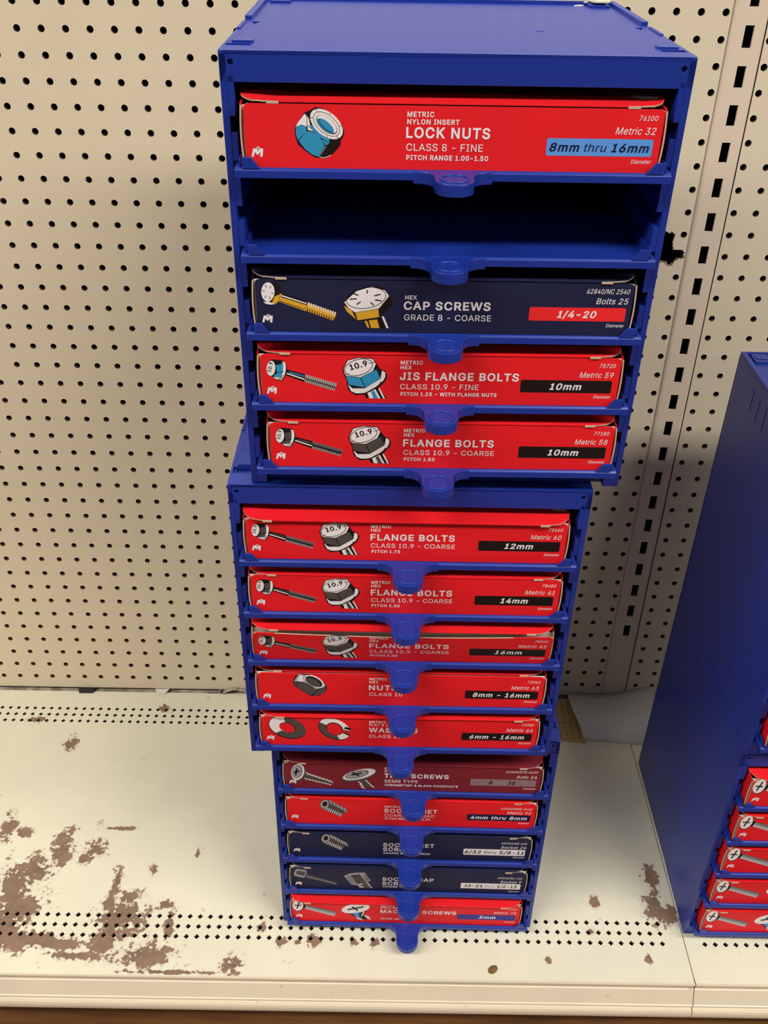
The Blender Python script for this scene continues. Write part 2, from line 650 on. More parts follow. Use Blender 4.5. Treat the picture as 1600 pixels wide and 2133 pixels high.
def cabinet_body(lean):
    b = MB()
    s = 0.001
    # side panels with the row of guide blocks behind the front edge
    for mir in (0, 1):
        def bx(x0, x1, y0, y1, z0, z1):
            if mir:
                x0, x1 = W - x1, W - x0
            b.box(x0 * s, x1 * s, y0 * s, y1 * s, z0 * s, z1 * s)
        bx(0, 4.6, 0, 25, 0.0, H - 2)
        bx(0, 4.6, 25, 86, 2.0, H - 2)
        bx(0, 4.6, 86, D, 3.6, H - 2)
        bx(4.6, 8.6, 0, D - 4, lip_z(0) + 29.7, TOP_OPEN + 4)
        for i in range(5):
            z = lip_z(i)
            bx(4.6, 9.0, 0.4, D - 4, z + 1.0, z + 19.1)
            lo = z - 6.5
            if i < 4:
                bx(4.6, 8.8, 0, D - 4, lip_z(i + 1) + 29.7, lo)
            else:
                bx(4.6, 13.0, 0, 24, 0.2, lo)
                bx(4.6, 13.0, 24, D - 4, 5.2, lo)
            bx(4.6, 6.8, 3, D - 4, z - 6.5, z + 1.0)
    # header and bottom sill
    hole = [(7.4, 321.2), (W - 7.4, 321.2)]
    circ = lambda c: [((c[0] + 1.9 * math.cos(2 * math.pi * k / 14)) * s, (c[1] + 1.9 * math.sin(2 * math.pi * k / 14)) * s) for k in range(14)]
    b.prism(mm([(0, TOP_OPEN), (W, TOP_OPEN), (W, H - 0.4), (0, H - 0.4)]), 0, 0.004, [circ(hole[0]), circ(hole[1])], axis='y')
    b.box(0.0005, (W - 0.5) * s, 0.004, 0.012, (TOP_OPEN) * s, (H - 3) * s)
    b.box(0.0046, (W - 4.6) * s, 0.007, 0.010, 0.0, 0.012)
    b.box(0.0046, (W - 4.6) * s, 0.010, D * s, 0.0050, 0.0065)
    # back
    b.box(0.0, W * s, (D - 3) * s, D * s, 0.0036, (H - 2.5) * s)
    # top plate with moulded slots
    out = [(0, 2.0), (1.2, 0.4), (3, 0), (W - 3, 0), (W - 1.2, 0.4), (W, 2.0), (W, 139), (W, D), (0, D), (0, 139)]
    holes = []
    for m_ in (0, 1):
        f = (lambda x: W - x) if m_ else (lambda x: x)
        holes.append([(f(2.4), 18), (f(18.3), 18), (f(18.3), 28), (f(2.4), 28)])
        holes.append([(f(6.1), 132.6), (f(13.5), 131), (f(9.8), 117)])
        holes.append([(f(38), 120), (f(45), 120), (f(45), 122.5), (f(38), 122.5)])
    b.prism(mm(out), (H - 3) * s, H * s, [mm(h) for h in holes])
    b.box(0.004, (W - 4) * s, 0.012, (D - 3) * s, (H - 4.2) * s, (H - 3.6) * s)
    for m_ in (0, 1):
        def bx2(x0, x1, y0, y1, z0, z1):
            if m_:
                x0, x1 = W - x1, W - x0
            b.box(x0 * s, x1 * s, y0 * s, y1 * s, z0 * s, z1 * s)
        bx2(5.0, 19.2, 29.0, 36.5, H - 0.5, H + 1.6)
        bx2(0.4, 5.6, 139, D - 0.3, H - 0.5, H + 3.0)
        bx2(0.4, 3.0, 90, 126, H - 0.5, H + 1.2)
        bx2(9.0, 26.2, D - 24, D - 4, H - 0.5, H + 2.2)
        bx2(12.0, 23.0, D - 18, D - 9, H + 2.1, H + 3.0)
    b.box(0.0056, (W - 5.6) * s, (D - 3) * s, (D - 0.3) * s, (H - 0.5) * s, (H + 3) * s)
    b.box(0.216, 0.221, 0.101, 0.103, (H - 0.5) * s, (H + 0.5) * s)
    # short ribs on the outer side near the back top corner
    for k, (y, l) in enumerate(((206, 22), (186, 26), (166, 26))):
        for xx in (-0.5, W - 0.4):
            b.box(xx * s, (xx + 0.9) * s, (y) * s, (y + 6) * s, (H - 14 - l) * s, (H - 14) * s)
    b.shear(lean)
    return b


def drawer_mesh(off):
    """tray: floor, low side walls, front lip with raised corners; origin at lip top, front plane of the frame"""
    b = MB()
    s = 0.001
    yf, yb_ = -13.6, -10.5
    b.prism(mm([(yf, -6.5), (yf, -1.5), (yf + 1.5, 0), (yb_, 0), (yb_, -6.5)]), 7 * s, (W - 7) * s, axis='x')
    b.box(10 * s, (W - 10) * s, yb_ * s, 250 * s, -4.5 * s, -2.5 * s)
    for m_ in (0, 1):
        f = (lambda x: W - x) if m_ else (lambda x: x)
        pts = [(f(12.2), -0.5), (f(12.2), 7.0), (f(18.4), 7.0), (f(24.0), 0.0), (f(24.0), -0.5)]
        b.prism(mm(pts), yf * s, (yf + 1.8) * s, axis='y')
        x0, x1 = sorted((f(7.0), f(10.4)))
        b.box(x0 * s, x1 * s, yb_ * s, 250 * s, -4.5 * s, 0.3 * s)
        x0, x1 = sorted((f(9.6), f(10.9)))
        b.box(x0 * s, x1 * s, -8 * s, 250 * s, -4.5 * s, 5.5 * s)
    b.box(10 * s, (W - 10) * s, 249 * s, 251 * s, -4.5 * s, 6 * s)
    return b


def tab_mesh():
    b = MB()
    cx_, r = 153.0, 13.0
    cyb = -32.0
    pts = [(126.5, -11.5), (126.5, -13.7)]
    # left fillet, concave
    fc = (128.5, -25.0)
    fr = 11.4
    for k in range(0, 9):
        a = math.radians(92 - k * 10.5)
        pts.append((fc[0] + fr * math.cos(a), fc[1] + fr * math.sin(a)))
    for k in range(0, 21):
        a = math.radians(176 + k * 188 / 20)
        pts.append((cx_ + r * math.cos(a), cyb + r * math.sin(a)))
    for k in range(8, -1, -1):
        a = math.radians(92 - k * 10.5)
        pts.append((2 * cx_ - fc[0] - fr * math.cos(a), fc[1] + fr * math.sin(a)))
    pts += [(179.5, -13.7), (179.5, -11.5)]
    b.prism(mm(pts), -0.0088, -0.0003)
    ring = MB()
    ring.torus((cx_ * 0.001, cyb * 0.001, -0.0001), 0.0094, 0.0009)
    return b, ring


BODY_CACHE = {}
TRAY = drawer_mesh(0)
TABM, RINGM = tab_mesh()
TRAY_O = TAB_O = RING_O = None


def make_cabinet(x, y, z, rz, lean, label, ry=0.0, pull=(0, 0, 0, 0, 0), group=None, n_draw=5):
    global TRAY_O, TAB_O, RING_O
    root = empty('parts_cabinet', (x, y, z + SZ), rz, ry)
    tag(root, label, 'cabinet', 'stacked blue drawer cabinets')
    cabinet_body(lean).build('cabinet_body', BLUE, root, bevel=0.0008)
    for i in range(n_draw):
        off = Vector((0, (-pull[i] - lean * lip_z(i)) * 0.001, lip_z(i) * 0.001))
        if TRAY_O is None:
            t = TRAY.build('drawer', BLUE, root, bevel=0.0007)
            tb = TABM.build('pull_tab', BLUE, t, bevel=0.0008)
            rg = RINGM.build('thumb_ring', BLUE, t, smooth=True)
            TRAY_O, TAB_O, RING_O = t, tb, rg
        else:
            t = TRAY_O.copy()
            COL.objects.link(t)
            t.parent = root
            for src in (TAB_O, RING_O):
                c = src.copy()
                COL.objects.link(c)
                c.parent = t
        t.location = off
    return root


CABS = {}


def cab(key, x, y, z, rz, lean, label, ry=0.0, pull=(0, 0, 0, 0, 0)):
    CABS[key] = dict(o=make_cabinet(x, y, z, rz, lean, label, ry, pull), x=x, y=y, z=z, rz=rz, lean=lean, ry=ry, pull=pull)


cab('A', 0.2788, -0.4073, 0.6592, 0.0064, 0.0095,
    'blue plastic drawer cabinet at the top of the centre tower, second slot empty')
cab('B', 0.2573, -0.4095, 0.3300, 0.0012, 0.0026,
    'blue plastic drawer cabinet in the middle of the centre tower, all five boxes red', 0.003)
cab('C', 0.2736, -0.3931, 0.0004, -0.0117, -0.0238,
    'blue plastic drawer cabinet at the bottom of the centre tower, its top box maroon', 0.0, (0, 0, 0, 0, 3.0))
cab('D', 0.7690, -0.4017, 0.0004, -0.0039, 0.0,
    'blue plastic drawer cabinet standing on the shelf at the right edge, five screw boxes showing')
cab('E', 0.7690, -0.4017, 0.3292, -0.0039, 0.0,
    'blue plastic drawer cabinet on top of the right-hand stack, its long side facing the tower')

# ================================================================== BOXES
FACE = -9.6                                     # front face of a carton relative to the cabinet frame (mm)


# ---- lettering -----------------------------------------------------------
# outlines of a plain sans-serif alphabet: character -> [advance, loops], 400 units per em
GLYPHS = json.loads(r'''{" ":[75,[]],"&":[179,[[60,-1,44,5,31,13,22,25,16,38,14,60,19,76,39,98,100,147,105,162,103,171,98,178,91,183,73,184,60,175,55,163,58,145,82,114,175,0,146,0,38,133,31,148,31,166,36,183,48,196,66,204,87,205,106,200,120,188,128,173,129,153,119,133,102,117,47,74,40,61,39,48,44,35,53,25,67,20,83,19,100,24,116,34,128,48,137,67,140,90,163,90,161,64,151,41,128,14,116,6,94,-1,86,-2]]],"-":[181,[[135,98,135,75,46,75,46,98]]],".":[75,[[31,0,23,6,20,16,23,27,31,33,42,34,51,29,56,20,55,9,48,1,42,-1]]],"/":[100,[[94,213,28,-31,6,-31,71,213]]],"0":[181,[[80,-2,60,4,44,16,32,34,24,58,20,86,20,117,24,146,32,169,45,187,61,199,80,205,102,205,121,199,137,187,149,169,157,146,162,117,162,86,157,58,149,34,137,16,121,4,102,-2],[98,20,111,25,121,35,129,49,134,67,138,102,134,136,129,155,121,169,111,178,98,183,83,183,71,178,60,169,52,155,47,136,44,102,47,67,52,49,60,35,71,25,83,20]]],"1":[181,[[31,0,31,22,156,22,156,0],[110,203,110,0,85,0,85,179,34,143,34,171,79,203]]],"2":[181,[[26,0,26,19,120,122,127,139,127,159,120,171,109,180,89,184,73,181,61,173,53,161,51,145,26,145,28,162,34,177,44,189,57,198,73,204,90,206,107,204,122,199,135,190,144,178,150,164,152,143,146,122,122,89,61,24,61,23,156,23,156,0]]],"3":[181,[[69,-1,53,4,39,12,28,23,21,37,17,53,44,53,48,39,57,28,76,21,99,21,115,27,126,37,131,52,130,69,123,83,110,93,97,98,63,99,63,120,115,179,115,181,28,181,28,203,149,203,149,184,85,111,85,116,105,115,123,110,138,101,148,89,155,74,157,58,155,41,148,26,137,14,123,5,107,-1,97,-2]]],"4":[181,[[16,42,16,63,99,203,124,203,43,65,165,65,165,42],[113,0,113,127,137,127,137,0]]],"5":[181,[[80,-2,63,1,49,8,38,18,29,30,25,45,24,52,49,52,53,39,65,26,83,20,100,21,115,29,126,42,131,59,130,77,122,93,110,105,93,110,72,109,54,101,51,98,27,101,38,203,147,203,147,181,60,181,54,121,76,131,99,133,118,128,133,118,146,104,154,86,156,65,154,47,148,30,137,17,123,6,107,-1,98,-2]]],"6":[181,[[81,-2,64,2,50,11,38,23,30,38,26,55,27,80,36,104,55,136,101,203,129,203,60,104,58,104,72,119,90,125,111,124,126,118,139,108,148,96,154,81,156,63,153,45,147,29,137,16,124,6,108,-1,100,-2],[102,21,116,28,126,41,131,57,130,75,123,90,111,101,96,106,79,105,65,98,55,86,50,69,51,51,58,36,70,25,85,20]]],"7":[181,[[39,0,129,181,25,181,25,203,156,203,156,179,66,0]]],"8":[181,[[81,-2,62,1,47,9,34,19,26,31,21,46,22,67,29,83,40,96,55,104,61,106,48,113,37,123,30,137,28,152,30,167,36,180,46,191,58,199,73,204,91,206,107,204,122,199,135,191,145,180,151,167,153,152,150,137,144,123,133,113,120,106,136,100,149,88,157,72,160,54,158,38,151,25,141,13,127,5,110,-1,100,-2],[103,21,119,27,129,37,134,50,133,66,126,80,113,89,97,94,78,93,63,86,52,75,47,61,48,45,55,33,67,24,84,20],[105,118,117,125,125,136,128,150,125,164,117,175,106,182,85,184,71,180,60,172,54,160,53,145,58,132,67,122,80,117,85,116]]],"9":[181,[[100,206,116,201,131,193,143,181,151,166,155,148,154,124,145,99,126,67,80,0,52,0,121,99,123,99,109,84,91,78,70,80,55,86,42,95,33,108,27,123,25,141,28,159,34,175,44,188,57,198,73,204,81,206],[79,183,65,175,55,163,50,147,51,129,58,114,70,103,85,98,102,99,116,106,126,118,131,134,130,152,123,168,112,178,96,184]]],"A":[192,[[7,0,81,203,110,203,185,0,158,0,93,191,98,191,76,121,34,0],[44,57,44,79,148,79,148,57]]],"B":[182,[[24,0,24,203,107,203,124,199,138,192,148,183,155,170,159,157,158,138,152,124,139,112,126,107,126,105,140,101,154,91,164,75,167,54,165,40,160,27,151,16,138,7,120,2,99,0],[50,23,109,23,126,28,136,37,142,48,141,65,134,78,122,87,106,92,50,92],[50,114,106,115,119,121,129,131,134,144,134,155,129,167,120,176,105,180,50,181]]],"C":[204,[[94,-2,71,4,50,17,34,35,23,58,17,86,17,117,23,145,34,168,50,186,71,199,94,205,122,205,143,199,161,188,175,173,185,154,189,139,163,139,156,158,139,174,117,182,98,182,81,177,66,168,55,154,46,136,42,114,42,89,46,67,55,49,67,36,81,26,98,22,126,24,147,35,158,50,163,64,189,64,183,43,171,25,155,11,136,2,115,-2]]],"D":[201,[[38,0,38,23,98,23,118,28,135,38,147,51,155,69,159,90,159,114,155,135,147,153,135,166,119,175,100,180,37,181,37,203,104,203,130,197,141,191,151,185,160,177,167,167,178,145,184,117,184,87,178,59,167,37,159,27,150,19,140,12,129,7,102,1],[50,203,50,0,24,0,24,203]]],"E":[167,[[24,0,24,203,149,203,149,181,50,181,50,114,142,114,142,91,50,91,50,23,150,23,150,0]]],"F":[164,[[24,0,24,203,148,203,148,181,50,181,50,111,138,111,138,88,50,88,50,0]]],"G":[208,[[94,-2,70,4,50,17,34,35,23,58,17,86,17,117,23,145,34,168,50,186,70,199,93,205,122,205,143,199,161,188,176,172,186,154,190,139,163,139,152,161,135,176,111,182,97,182,81,177,66,168,55,154,46,136,42,114,42,89,46,67,55,49,67,36,81,26,98,22,116,22,131,25,144,33,154,43,162,56,165,72,166,81,174,80,113,80,113,102,191,102,191,68,185,46,174,28,160,13,141,3,119,-2]]],"H":[207,[[24,0,24,203,50,203,50,116,157,116,157,203,183,203,183,0,157,0,157,93,50,93,50,0]]],"J":[159,[[74,-3,61,-2,50,1,39,6,30,13,23,22,17,32,14,44,13,69,39,69,40,49,44,35,54,25,66,21,81,21,94,25,103,35,108,49,109,203,135,203,135,58,133,44,130,32,125,22,118,13,109,6,98,1,87,-2]]],"K":[187,[[42,58,42,86,85,138,145,203,179,203,92,110,91,110],[24,0,24,203,50,203,50,0],[149,0,75,104,91,124,179,0]]],"L":[157,[[24,0,24,203,50,203,50,23,144,23,144,0]]],"M":[251,[[24,0,24,203,61,203,129,20,123,20,141,75,191,203,227,203,227,0,202,0,203,183,205,183,182,116,137,0,114,0,45,183,48,183,49,0]]],"N":[209,[[24,0,24,203,54,203,166,22,162,21,160,78,160,203,185,203,185,0,155,0,59,152,43,181,48,181,50,116,50,0]]],"O":[213,[[94,-2,71,4,50,17,34,35,23,58,17,86,17,117,23,145,34,168,50,186,71,199,94,205,120,205,143,199,163,186,179,168,191,145,196,117,196,86,191,58,179,35,163,17,143,4,120,-2],[116,22,132,26,147,36,159,49,167,67,172,89,172,114,167,136,159,154,147,168,132,177,116,182,98,182,81,177,67,168,55,154,46,136,42,114,42,89,46,67,55,49,67,36,81,26,98,22]]],"P":[178,[[24,0,24,203,105,203,125,199,140,190,152,179,159,164,163,148,163,130,159,114,152,99,140,88,125,79,105,75,44,74,44,97,107,98,123,105,133,117,138,133,137,150,131,165,119,175,100,180,50,181,50,0]]],"Q":[213,[[98,64,125,64,187,-19,160,-19],[94,-2,71,4,50,17,34,35,23,58,17,86,17,117,23,145,34,168,50,186,71,199,94,205,120,205,143,199,163,186,179,168,191,145,196,117,196,86,191,58,179,35,163,17,143,4,120,-2],[116,22,132,26,147,36,159,49,167,67,172,89,172,114,167,136,159,154,147,168,132,177,116,182,98,182,81,177,67,168,55,154,46,136,42,114,42,89,46,67,55,49,67,36,81,26,98,22]]],"R":[180,[[24,0,24,203,106,203,125,199,140,191,152,180,159,166,163,150,163,132,159,116,152,102,140,91,125,83,106,80,39,79,39,102,108,103,124,109,133,120,138,135,137,152,131,166,119,176,101,181,50,181,50,0],[141,0,92,92,121,92,171,0]]],"S":[179,[[79,-3,60,1,43,8,31,18,21,31,16,46,15,55,42,55,46,39,57,28,78,21,103,21,120,27,132,37,138,50,137,65,130,75,98,89,62,100,42,110,28,123,24,130,22,139,21,157,26,172,35,185,48,195,63,202,81,206,101,206,118,202,134,195,146,185,155,173,160,159,160,151,135,151,131,165,121,175,107,181,84,183,67,179,54,171,47,159,46,145,50,137,63,125,134,101,151,88,160,74,163,55,161,40,155,25,144,13,129,4,111,-2,101,-3]]],"T":[179,[[13,181,13,203,167,203,167,181,103,181,103,0,77,0,77,181]]],"U":[207,[[92,-3,71,2,53,11,39,24,30,40,25,59,24,203,50,203,50,64,53,51,60,40,69,31,81,24,95,21,119,22,132,27,143,35,151,45,155,57,157,71,157,203,183,203,182,59,177,40,168,24,154,11,136,2,115,-3]]],"V":[192,[[82,0,7,203,34,203,99,12,94,12,116,82,158,203,185,203,111,0]]],"W":[274,[[62,0,7,203,33,203,79,16,76,16,90,78,122,203,152,203,199,16,195,16,209,78,241,203,268,203,212,0,182,0,134,190,140,190,127,129,92,0]]],"X":[190,[[7,0,87,114,87,95,12,203,42,203,97,117,93,117,119,160,149,203,178,203,104,96,104,115,182,0,153,0,92,92,98,92,73,52,37,0]]],"Y":[189,[[81,0,81,83,7,203,36,203,97,99,100,92,89,92,112,138,152,203,182,203,107,83,107,0]]],"Z":[175,[[17,0,17,19,136,190,139,182,16,181,16,203,159,203,159,185,39,13,36,22,160,23,160,0]]],"a":[156,[[50,-2,32,5,23,13,16,23,13,36,13,55,20,68,35,79,106,94,110,99,108,115,99,127,83,132,64,130,47,120,40,110,16,116,27,134,42,145,65,153,96,152,114,144,126,133,131,122,135,101,135,0,111,0,111,21,109,21,98,7,81,-1,70,-3],[81,19,96,26,105,37,110,51,110,76,50,62,39,53,37,38,43,26,60,19]]],"c":[158,[[73,-3,55,2,39,12,27,26,19,43,14,64,14,86,19,107,27,125,39,139,55,148,73,153,99,152,122,142,139,125,145,111,121,105,108,124,87,132,69,130,58,124,49,115,41,97,39,75,41,54,49,35,58,26,69,21,94,20,113,31,122,47,145,41,136,22,118,6,94,-3]]],"e":[162,[[74,-3,55,2,39,12,27,26,18,43,14,63,14,86,18,107,27,124,39,138,54,148,72,153,94,153,112,147,128,136,140,120,147,97,148,68,30,68,30,88,135,88,124,81,121,101,113,118,105,126,95,130,75,132,64,128,50,118,41,102,38,84,40,55,47,37,55,28,66,22,89,19,108,24,121,38,122,42,146,36,138,20,125,8,107,0,92,-3]]],"h":[164,[[45,0,21,0,21,203,45,203,45,115,41,115,49,133,61,145,75,152,91,154,112,150,124,144,133,134,139,122,142,105,143,0,118,0,118,102,113,116,104,126,92,131,74,130,60,124,51,113,46,97]]],"i":[67,[[21,0,21,152,45,152,45,0],[27,178,19,184,17,193,19,202,27,208,37,209,46,205,50,197,49,187,43,180,37,177]]],"k":[152,[[44,55,44,85,48,85,114,152,144,152,74,80,71,80],[21,0,21,203,45,203,45,0],[118,0,59,74,76,91,149,0]]],"l":[76,[[40,1,30,8,23,19,21,34,21,203,45,203,47,27,52,22,68,22,72,1,58,-1]]],"m":[244,[[21,0,21,152,45,152,45,118,43,118,50,134,64,148,83,154,96,154,109,149,120,139,126,126,128,118,125,118,132,133,143,145,158,152,175,154,193,151,204,145,213,137,219,125,222,111,223,0,198,0,198,109,193,121,184,128,173,132,158,131,146,126,136,112,134,99,134,0,110,0,109,110,105,120,97,128,86,132,71,131,59,126,50,116,46,101,45,0]]],"o":[166,[[73,-3,55,2,39,12,27,26,19,43,14,64,14,86,19,107,27,125,39,139,55,148,73,153,93,153,111,148,127,139,139,125,148,107,152,86,152,64,148,43,139,26,127,12,111,2,93,-3],[90,19,103,23,113,31,123,47,127,68,126,90,120,109,113,120,103,128,90,131,76,131,63,128,53,120,43,103,39,83,40,60,46,41,53,31,63,23,76,19]]],"r":[104,[[21,0,21,152,45,152,45,128,46,128,52,139,61,147,72,152,97,153,97,129,73,129,60,123,50,113,46,100,45,0]]],"s":[146,[[58,-2,39,4,25,15,16,31,14,38,38,43,42,32,50,24,60,20,80,19,93,22,102,28,107,37,106,48,98,57,85,62,50,71,35,78,24,89,19,102,19,116,23,127,30,137,46,148,67,153,89,153,107,146,120,136,130,116,107,111,100,123,93,129,82,133,62,131,52,127,46,120,43,111,47,100,57,93,101,81,117,73,127,63,132,50,132,36,128,24,121,14,110,6,89,-2,81,-3]]],"t":[91,[[82,152,82,131,3,131,3,152],[26,188,50,188,51,30,57,23,81,21,85,1,67,-2,50,1,37,9,29,21,26,37]]],"u":[164,[[59,0,46,4,36,12,28,23,23,38,21,56,21,152,45,152,46,49,51,35,60,26,72,21,90,21,104,27,113,39,118,55,118,152,143,152,143,0,119,0,119,37,123,37,114,19,103,7,89,0,81,-1]]]}''')
GLYPHS['1'] = [150, [[24, 0, 126, 0, 126, 20, 90, 20, 90, 204, 66, 204, 58, 188, 26, 178, 26, 160, 62, 160, 62, 20, 24, 20]]]
GLYPHS['I'] = [120, [[20, 0, 100, 0, 100, 20, 72, 20, 72, 184, 100, 184, 100, 204, 20, 204, 20, 184, 48, 184, 48, 20, 20, 20]]]


def fatten(l, d):
    """move a closed outline to the right of its direction by d (miter joins)"""
    out = []
    n = len(l)
    for k in range(n):
        p, q, r = l[k - 1], l[k], l[(k + 1) % n]
        a = Vector((q[0] - p[0], q[1] - p[1])).normalized()
        c = Vector((r[0] - q[0], r[1] - q[1])).normalized()
        n1, n2 = Vector((a.y, -a.x)), Vector((c.y, -c.x))
        m_ = n1 + n2
        if m_.length < 0.3:
            m_ = n1
        m_.normalize()
        kk = d / max(0.45, m_.dot(n1))
        out.append((q[0] + m_.x * kk, q[1] + m_.y * kk))
    return out


def area(l):
    return 0.5 * sum(l[k - 1][0] * l[k][1] - l[k][0] * l[k - 1][1] for k in range(len(l)))


def winding(c, loops):
    w = 0
    for l in loops:
        for k in range(len(l)):
            (x0, y0), (x1, y1) = l[k - 1], l[k]
            if (y0 <= c.y) != (y1 <= c.y):
                side = (x1 - x0) * (c.y - y0) - (c.x - x0) * (y1 - y0)
                if y1 > y0 and side > 0:
                    w += 1
                elif y1 <= y0 and side < 0:
                    w -= 1
    return w


def text_polys(s, style):
    """triangulated outlines of a string in font units"""
    bold = style in ('B', 'BI', 'b')
    slant = 0.20 if style in ('i', 'BI', 'I') else 0.0
    vs, fs = [], []
    x = 0.0
    for ch in s:
        adv, loops = GLYPHS[ch]
        if loops:
            pl = [[(l[k], l[k + 1]) for k in range(0, len(l), 2)] for l in loops]
            big = max(pl, key=lambda l: abs(area(l)))
            sg = 1 if area(big) > 0 else -1
            pl = [fatten(l, sg * (9.5 if bold else 1.5)) for l in pl]
            flat, idx = [], []
            for l in pl:
                idx.append(list(range(len(flat), len(flat) + len(l))))
                flat += [Vector(p) for p in l]
            ov, _, of = delaunay_2d_cdt(flat, [], idx, 0, 1e-4)[:3]
            of = [t for t in of if winding(sum((ov[k] for k in t), Vector((0, 0))) / len(t), pl) != 0]
            b0 = len(vs)
            for p in ov:
                vs.append((x + p.x + slant * p.y, p.y))
            for t in of:
                fs.append(tuple(b0 + k for k in t))
        x += adv + (24 if bold else 8)
    return vs, fs


_tc = {}


def get_text(s, style):
    if (s, style) not in _tc:
        _tc[(s, style)] = text_polys(s, style)
    return _tc[(s, style)]


CAPH = 206.0


class Print:
    """flat printed shapes on the carton face, mm; x right, z up; layer = tiny step towards the viewer"""

    def __init__(self, tf=None):
        self.b = MB()
        self.mats = []
        self.tf = tf

    def mi(self, m_):
        if m_ not in self.mats:
            self.mats.append(m_)
        return self.mats.index(m_)

    def pt(self, x, z, layer):
        p = (x, FACE - 0.07 * (layer + 1), z)
        if self.tf:
            p = self.tf(p)
        return (p[0] * 0.001, p[1] * 0.001, p[2] * 0.001)

    def poly(self, pts, m_, layer=0):
        self.b.poly([self.pt(x, z, layer) for x, z in pts], self.mi(m_))

    def raw(self, vs, fs, m_, layer):
        i = len(self.b.v)
        for x, z in vs:
            self.b.v.append(self.pt(x, z, layer))
        k = self.mi(m_)
        for f in fs:
            self.b.face([i + q for q in f], k)

    def text(self, s, style, x0, x1, z, cap, m_, layer=2, right=False, rot=0.0, centre=None):
        segs = s.split('|')
        parts = []
        xo = 0.0
        for n_, sg in enumerate(segs):
            st = style if n_ != 1 else ('I' if 'I' in style else 'r')
            vs, fs = get_text(sg, st)
            a = min(v[0] for v in vs)
            e = max(v[0] for v in vs)
            parts.append(([(v[0] - a + xo, v[1]) for v in vs], fs, n_))
            xo += e - a + 110
        wid = xo - 110
        k = cap / CAPH
        kx = k
        if x1 is not None and x0 is not None:
            kx = (x1 - x0) / wid
        elif x0 is None:
            x0 = x1 - wid * kx
        for vs, fs, n_ in parts:
            mm_ = m_[1] if (isinstance(m_, tuple) and n_ == 1) else (m_[0] if isinstance(m_, tuple) else m_)
            pts = [(x0 + v[0] * kx, z + v[1] * k) for v in vs]
            if centre is not None:
                c, sn = math.cos(rot), math.sin(rot)
                mx, mz = wid * kx / 2, cap / 2
                pts = [(centre[0] + (p[0] - x0 - mx) * c - (p[1] - z - mz) * sn,
                        centre[1] + (p[0] - x0 - mx) * sn + (p[1] - z - mz) * c) for p in pts]
            self.raw(pts, fs, mm_, layer)

    def build(self, name, parent):
        return self.b.build(name, self.mats, parent, fix=False)


def ell(cx_, cy_, rx, ry, rot=0.0, n=28, a0=0.0, a1=360.0):
    out = []
    c, s = math.cos(math.radians(rot)), math.sin(math.radians(rot))
    full = abs(a1 - a0) >= 359.9
    cnt = n if full else n + 1
    for k in range(cnt):
        a = math.radians(a0 + (a1 - a0) * k / n)
        x, y = rx * math.cos(a), ry * math.sin(a)
        out.append((cx_ + x * c - y * s, cy_ + x * s + y * c))
    return out


class Art:
    """draws in photo-like pixel coordinates (y down) mapped onto a rectangle of the face"""

    def __init__(self, pr, src, dst):
        self.p = pr
        self.s = src
        self.d = dst

    def m(self, q):
        sx0, sy0, sx1, sy1 = self.s
        x0, z0, x1, z1 = self.d
        return (x0 + (q[0] - sx0) / (sx1 - sx0) * (x1 - x0), z1 - (q[1] - sy0) / (sy1 - sy0) * (z1 - z0))

    def poly(self, pts, mat_, layer):
        self.p.poly([self.m(q) for q in pts], mat_, layer)

    def ell(self, c, rx, ry, rot, mat_, layer, a0=0, a1=360):
        self.poly(ell(c[0], c[1], rx, ry, rot, 28, a0, a1), mat_, layer)

    def line(self, a, b, w, mat_, layer):
        dx, dy = b[0] - a[0], b[1] - a[1]
        l = math.hypot(dx, dy)
        nx, ny = -dy / l * w / 2, dx / l * w / 2
        self.poly([(a[0] + nx, a[1] + ny), (b[0] + nx, b[1] + ny), (b[0] - nx, b[1] - ny), (a[0] - nx, a[1] - ny)], mat_, layer)

    def ring(self, c, rx, ry, rot, w, mat_, layer):
        o = ell(c[0], c[1], rx, ry, rot, 32)
        i = ell(c[0], c[1], rx - w, ry - w, rot, 32)
        for k in range(32):
            j = (k + 1) % 32
            self.poly([o[k], o[j], i[j], i[k]], mat_, layer)

    def arc(self, c, rx, ry, rot, w, a0, a1, mat_, layer):
        o = ell(c[0], c[1], rx, ry, rot, 20, a0, a1)
        i = ell(c[0], c[1], rx - w, ry - w, rot, 20, a0, a1)
        for k in range(20):
            self.poly([o[k], o[k + 1], i[k + 1], i[k]], mat_, layer)

    def text(self, s, c, cap_px, rot, mat_, layer):
        k = abs((self.d[3] - self.d[1]) / (self.s[3] - self.s[1]))
        cc = self.m(c)
        self.p.text(s, 'B', 0, None, 0, cap_px * k, mat_, layer, rot=math.radians(rot), centre=cc)

    def thread(self, t0, t1, b0, b1, n, base, top, bot, layer, lw=7):
        """threaded shank: four corner points (top start/end, bottom start/end)"""
        self.poly([t0, t1, b1, b0], base, layer)
        for k in range(n):
            f = (k + 0.5) / n
            a = (t0[0] + (t1[0] - t0[0]) * f, t0[1] + (t1[1] - t0[1]) * f)
            q = (b0[0] + (b1[0] - b0[0]) * f, b0[1] + (b1[1] - b0[1]) * f)
            d = ((q[0] - a[0]), (q[1] - a[1]))
            off = (t1[0] - t0[0]) / n * 0.45
            self.line((a[0] - d[0] * 0.08, a[1] - d[1] * 0.08), (a[0] + d[0] * 0.42 + off, a[1] + d[1] * 0.42), lw, top, layer + 1)
            self.line((q[0] - d[0] * 0.34 + off * 0.3, q[1] - d[1] * 0.34), (q[0] + d[0] * 0.06 + off, q[1] + d[1] * 0.06), lw * 0.8, bot, layer + 1)


